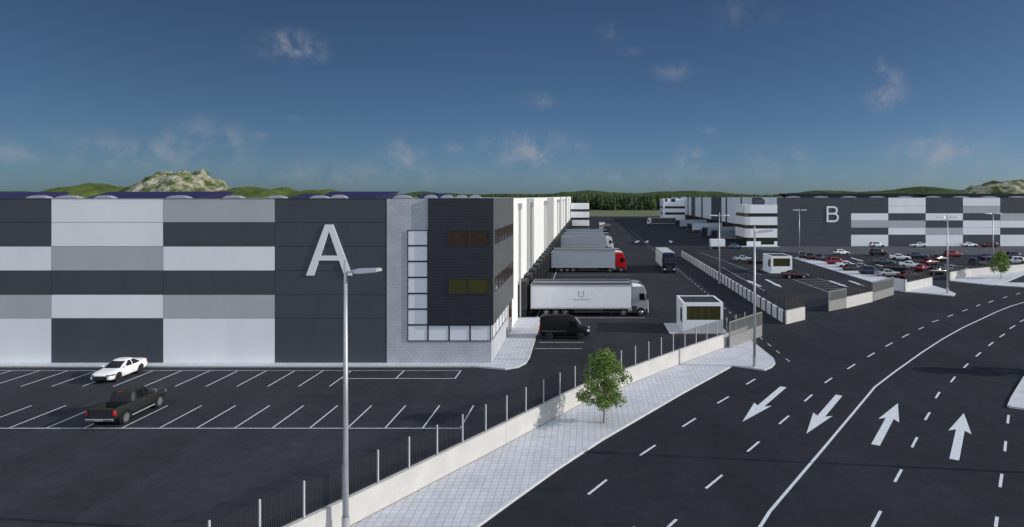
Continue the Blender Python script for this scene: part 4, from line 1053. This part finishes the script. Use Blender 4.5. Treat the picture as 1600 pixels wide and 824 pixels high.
# emblem printed on the nearest trailer
q = MB(); yy = -1.276
ex = 6.55
for (a, b_, z0, z1) in ((-.42, -.33, 2.55, 3.25), (-.3, -.12, 2.5, 2.58), (.2, .29, 2.62, 3.25), (.02, .2, 2.5, 2.6), (-.33, -.2, 3.1, 3.18), (.08, .2, 3.05, 3.13), (-.08, .0, 2.75, 2.85)):
    q.box(ex + a, ex + b_, yy, yy + .004, z0, z1)
for k, (w_, h_) in enumerate(((.14, .18), (.1, .2), (.16, .2), (.1, .17), (.2, .2), (.08, .18), (.16, .2), (.12, .18), (.14, .2))):
    a = ex - 1.05 + .235 * k; q.box(a, a + w_ * .5, yy, yy + .004, 2.08, 2.08 + h_); q.box(a + w_ * .5, a + w_, yy, yy + .004, 2.08, 2.08 + h_ * .4)
tb = [k for k in kids(lor[0]) if k.name.startswith('trailer_box')][0]
q.build('printed_emblem', M_LOGO, tb)

# ---- cars of the far car park
protoS = make_car('parked_car', 'x', 'car', SED, (1.1, -1.9, .86, .95, .15, -1.0, .64, 1.48), (1.42, -1.38), M_RIM, False, 'cars in the far car park')
protoU = make_car('parked_car', 'x', 'car', SUV, (1.05, -2.15, .88, 1.05, .45, -1.75, .72, 1.72), (1.42, -1.38), M_RIM, False, 'cars in the far car park', wr=.37)
protoH = make_car('parked_car', 'x', 'car', HAT, (1.1, -1.8, .82, .92, .35, -1.3, .64, 1.46), (1.22, -1.24), M_RIM, False, 'cars in the far car park')
W_, RD, BK, GY, BL, DR = (.72, .73, .74), (.20, .007, .011), (.012, .012, .014), (.28, .30, .33), (.012, .024, .06), (.085, .006, .009)
cars = [
    (1372, 387, 'U', W_, 4, 'white car against the second white wall column of warehouse B'),
    (1437, 387, 'S', W_, 178, 'white saloon against the charcoal foot of warehouse B'),
    (1517, 386.5, 'S', W_, 2, 'white saloon against the wall just left of the red one'),
    (1549, 387, 'U', DR, 180, 'dark red car against the wall at the right of warehouse B'),
    (1316.6, 399, 'H', W_, 8, 'white hatchback at the left end of the far parking row'),
    (1375, 399.5, 'U', BK, 6, 'black car on the pale service road before warehouse B'),
    (1409, 407, 'S', W_, -20, 'white saloon parked just behind the middle of the lot'),
    (1437, 404.5, 'S', BL, 0, 'dark blue saloon half hidden right of the middle white saloon'),
    (1427, 419.5, 'S', W_, -35, 'white saloon parked aslant in front of the red cars'),
    (1310, 414.5, 'U', RD, 4, 'red car next to the white hatchback by the footway'),
    (1327, 419.5, 'S', W_, -12, 'white saloon in front of the red car by the footway'),
    (1335, 424.5, 'H', BK, 10, 'black hatchback tucked behind the white saloon by the footway'),
    (1492, 402.5, 'U', RD, 10, 'big bright red car standing highest among the parked cars'),
    (1471, 409, 'S', BK, 25, 'black saloon between two red cars'),
    (1456, 415, 'S', DR, 30, 'dark red saloon left of the black saloon'),
    (1445, 424.5, 'H', RD, 40, 'red hatchback nearest the cream wall'),
    (1364, 430.5, 'U', BL, -18, 'teal blue car at the near edge of the lot'),
    (1391, 433.5, 'S', GY, 6, 'silver grey saloon at the near edge of the lot'),
    (1588, 413.5, 'U', W_, 174, 'white car behind the long cream wall at far right'),
    (1548, 407, 'S', BL, 10, 'blue saloon behind the small roadside tree'),
    (1590, 405, 'U', BL, 2, 'blue car near the right end of the far lot'),
    (1350, 423, 'S', GY, -15, 'grey saloon beside the black hatchback'),
    (1256, 404, 'H', BK, 70, 'black hatchback beside the foot of the twin-headed lamp'),
    (1269, 406, 'S', BK, 65, 'black saloon second from the twin-headed lamp'),
    (1284, 407.5, 'S', (.03, .03, .05), 60, 'navy saloon third from the twin-headed lamp'),
    (1425, 436.5, 'H', DR, 15, 'dull red hatchback behind the mesh of the cream wall'),
    (1163, 409.5, 'S', GY, 8, 'grey saloon in the entrance lane left of the farther gatehouse'),
    (1186, 413, 'S', BK, 0, 'black saloon right beside the farther gatehouse'),
    (1150, 389.5, 'H', (.07, .12, .2), 0, 'light blue hatchback at the foot of the rounded office block'),
    (1483, 426, 'S', GY, 80, 'grey saloon seen through the mesh right of the red hatchback'),
    (1503, 428, 'S', (.25, .26, .28), 78, 'darker grey saloon behind the mesh by the long cream wall'),
    (1404, 424, 'S', BK, -10, 'black saloon between the slanting white saloon and silver grey one'),
    (1530, 415, 'H', BL, -80, 'blue hatchback behind the wall left of the roadside tree'),
    (1384, 414, 'S', (.06, .08, .1), -20, 'slate saloon in the middle of the lot beside the painted arrow'),
    (1465, 430, 'S', BK, 20, 'black saloon just behind the gap in the cream walls'),
    (1572, 420, 'S', BK, 5, 'black saloon behind the cream wall right of the roadside tree'),
]
used = {}
for px, py, k, c, a, lab in cars:
    pr = {'S': protoS, 'U': protoU, 'H': protoH}[k]
    o = pr if k not in used else dup(pr); used[k] = 1
    p = G(px, py); o.location = (p.x, p.y + .9, .005); o.rotation_euler.z = R(a); o['label'] = lab; col(o, c)
# pale box trailer parked by the B yard
t = thing('box_trailer', 'pale box trailer standing beside the twin-headed lamp near B', 'trailer', group=None)
p = G(1110.5, 389.5); W = AT(1133, p.y) - p.x
q = MB(); q.box(0, W, 0, 2.3, .75, 2.85); q.build('box', M_SIDEB, t, bevel=.05)
q = MB(); q.box(.1, W - .1, .1, 2.2, .55, .74); q.bar((W, 1.15, .65), (W + 1.2, 1.15, .6), .12, .12); q.build('chassis', M_STEEL, t)
for s in (.1, 2.2): wheel(t, W * .4, s, .34, .2, M_RIM, False); wheel(t, W * .62, s, .34, .2, M_RIM, False)
q = MB(); q.box(.0, .15, .1, .25, .005, .6); q.build('prop_leg', M_GALV, t)
t.location = p

# ================================================================== WORLD, SUN, CAMERA
w = bpy.data.worlds.new('World'); sc.world = w; w.use_nodes = True
t = w.node_tree; N = t.nodes; Lk = t.links; N.clear()
out = N.new('ShaderNodeOutputWorld')
sky = N.new('ShaderNodeTexSky'); sky.sky_type = 'NISHITA'; sky.sun_disc = False
sky.sun_elevation = SUN_EL; sky.sun_rotation = SUN_AZ; sky.altitude = 200
sky.air_density = .5; sky.dust_density = .75; sky.ozone_density = 5.0
bg = N.new('ShaderNodeBackground'); bg.inputs[1].default_value = .064; tint = N.new('ShaderNodeMix'); tint.data_type = 'RGBA'; tint.blend_type = 'MULTIPLY'; tint.inputs[0].default_value = 1
tint.inputs[7].default_value = (1.17, 1.18, 1.06, 1); Lk.new(sky.outputs[0], tint.inputs[6]); Lk.new(tint.outputs[2], bg.inputs[0]); SKYT = tint
tc = N.new('ShaderNodeTexCoord'); sp = N.new('ShaderNodeSeparateXYZ'); Lk.new(tc.outputs['Generated'], sp.inputs[0])
def math_(op, a, b=None):
    n = N.new('ShaderNodeMath'); n.operation = op
    for i, v in enumerate((a, b)):
        if v is None: continue
        if isinstance(v, (int, float)): n.inputs[i].default_value = v
        else: Lk.new(v, n.inputs[i])
    return n.outputs[0]
def mrange(v, a, b, c, d, mode='SMOOTHSTEP'):
    n = N.new('ShaderNodeMapRange'); n.interpolation_type = mode
    Lk.new(v, n.inputs[0])
    for i, x_ in enumerate((a, b, c, d)): n.inputs[i + 1].default_value = x_
    return n.outputs[0]
# the air is a little darker away from the sun
anti = N.new('ShaderNodeMix'); anti.data_type = 'RGBA'; anti.blend_type = 'MULTIPLY'; anti.inputs[7].default_value = (.74, .72, .69, 1)
Lk.new(mrange(sp.outputs[0], .0, -.62, 0, 1), anti.inputs[0]); Lk.new(SKYT.outputs[2], anti.inputs[6]); Lk.new(anti.outputs[2], bg.inputs[0])
az = math_('ARCTAN2', sp.outputs[0], sp.outputs[1]); el = math_('ARCSINE', sp.outputs[2])
ae = N.new('ShaderNodeCombineXYZ'); Lk.new(az, ae.inputs[0]); Lk.new(el, ae.inputs[1])
nz = N.new('ShaderNodeTexNoise'); nz.inputs['Scale'].default_value = 26; nz.inputs['Detail'].default_value = 9; nz.inputs['Roughness'].default_value = .62
nz.inputs['Distortion'].default_value = .15
Lk.new(ae.outputs[0], nz.inputs['Vector'])
clouds = [(455, 72, 56, 26, .75), (422, 64, 26, 14, .5), (486, 82, 30, 18, .6), (1383, 140, 32, 34, .8), (1378, 110, 8, 22, .5), (1060, 112, 48, 18, .35), (838, 157, 36, 16, .35), (320, 228, 60, 36, .5), (200, 240, 120, 26, .45), (40, 238, 50, 16, .4),
          (830, 236, 80, 32, .65), (790, 222, 30, 14, .5), (1078, 250, 28, 24, .5), (1470, 236, 70, 36, .55), (1215, 252, 46, 26, .5), (628, 246, 34, 36, .55), (710, 228, 22, 14, .3), (900, 228, 26, 14, .35), (958, 50, 30, 16, .3), (405, 213, 20, 8, .4), (458, 188, 16, 8, .45), (1100, 208, 26, 10, .35), (985, 80, 24, 10, .25), (1150, 20, 70, 30, .15), (560, 270, 200, 22, .3), (1540, 270, 120, 24, .3), (1000, 275, 200, 18, .25)]
tot = None
for (px, py, rw, rh, s) in clouds:
    if py > 200: s = min(.9, s * 1.2); rw *= 1.15; rh *= 1.15
    a = math.atan2(px - VX, F); e = math.atan2((VY - py) * math.cos(a), F)
    v1 = N.new('ShaderNodeVectorMath'); v1.operation = 'SUBTRACT'; Lk.new(ae.outputs[0], v1.inputs[0]); v1.inputs[1].default_value = (a, e, 0)
    v2 = N.new('ShaderNodeVectorMath'); v2.operation = 'MULTIPLY'; Lk.new(v1.outputs[0], v2.inputs[0]); v2.inputs[1].default_value = (F / rw / 1.25, F / rh / 1.25, 1)
    v3 = N.new('ShaderNodeVectorMath'); v3.operation = 'LENGTH'; Lk.new(v2.outputs[0], v3.inputs[0])
    m_ = mrange(v3.outputs['Value'], 1.0, .0, 0, s * .82)
    tot = m_ if tot is None else math_('MAXIMUM', tot, m_)
cf = math_('MULTIPLY', tot, mrange(nz.outputs['Fac'], .38, .72, 0, 1))
bgc = N.new('ShaderNodeBackground'); bgc.inputs[0].default_value = (.50, .51, .56, 1); bgc.inputs[1].default_value = .72
mix = N.new('ShaderNodeMixShader'); Lk.new(cf, mix.inputs[0]); Lk.new(bg.outputs[0], mix.inputs[1]); Lk.new(bgc.outputs[0], mix.inputs[2])
# added fill light for the facades: bright unseen clouds overhead and behind the viewer
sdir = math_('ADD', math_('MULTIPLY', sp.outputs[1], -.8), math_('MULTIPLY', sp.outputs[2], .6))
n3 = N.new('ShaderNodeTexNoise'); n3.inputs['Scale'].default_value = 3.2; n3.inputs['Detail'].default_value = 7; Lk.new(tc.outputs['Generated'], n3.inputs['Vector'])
fill_clouds = math_('MULTIPLY', mrange(sdir, .0, .55, 0, 1), mrange(n3.outputs['Fac'], .3, .6, .45, 1))
fill_clouds = math_('MULTIPLY', fill_clouds, mrange(sp.outputs[2], -.02, .06, 0, 1))
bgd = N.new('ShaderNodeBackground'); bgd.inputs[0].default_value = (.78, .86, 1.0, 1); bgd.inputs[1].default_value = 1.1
mix2 = N.new('ShaderNodeMixShader'); Lk.new(fill_clouds, mix2.inputs[0]); Lk.new(mix.outputs[0], mix2.inputs[1]); Lk.new(bgd.outputs[0], mix2.inputs[2])
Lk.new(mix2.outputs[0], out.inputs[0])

sl = bpy.data.lights.new('sun', 'SUN'); sl.energy = 3.6; sl.angle = R(.5); sl.color = (1.0, .95, .87)
so = bpy.data.objects.new('sun', sl); COL.objects.link(so); so.rotation_euler = (-SUN).to_track_quat('-Z', 'Y').to_euler(); so.location = (200, -20, 100)

cam = bpy.data.cameras.new('camera'); co = bpy.data.objects.new('camera', cam); COL.objects.link(co)
cam.sensor_width = 36; cam.lens = 36 * F / 1600; cam.shift_x = (800 - VX) / 1600; cam.shift_y = -(412 - VY) / 1600
cam.clip_start = .5; cam.clip_end = 9000
co.location = (0, 0, H); co.rotation_euler = (R(90), 0, 0); sc.camera = co
sc.view_settings.view_transform = 'Standard'; sc.view_settings.look = 'None'; sc.view_settings.exposure = 0; sc.view_settings.gamma = 1
sc.cycles.use_denoising = True; sc.cycles.max_bounces = 6
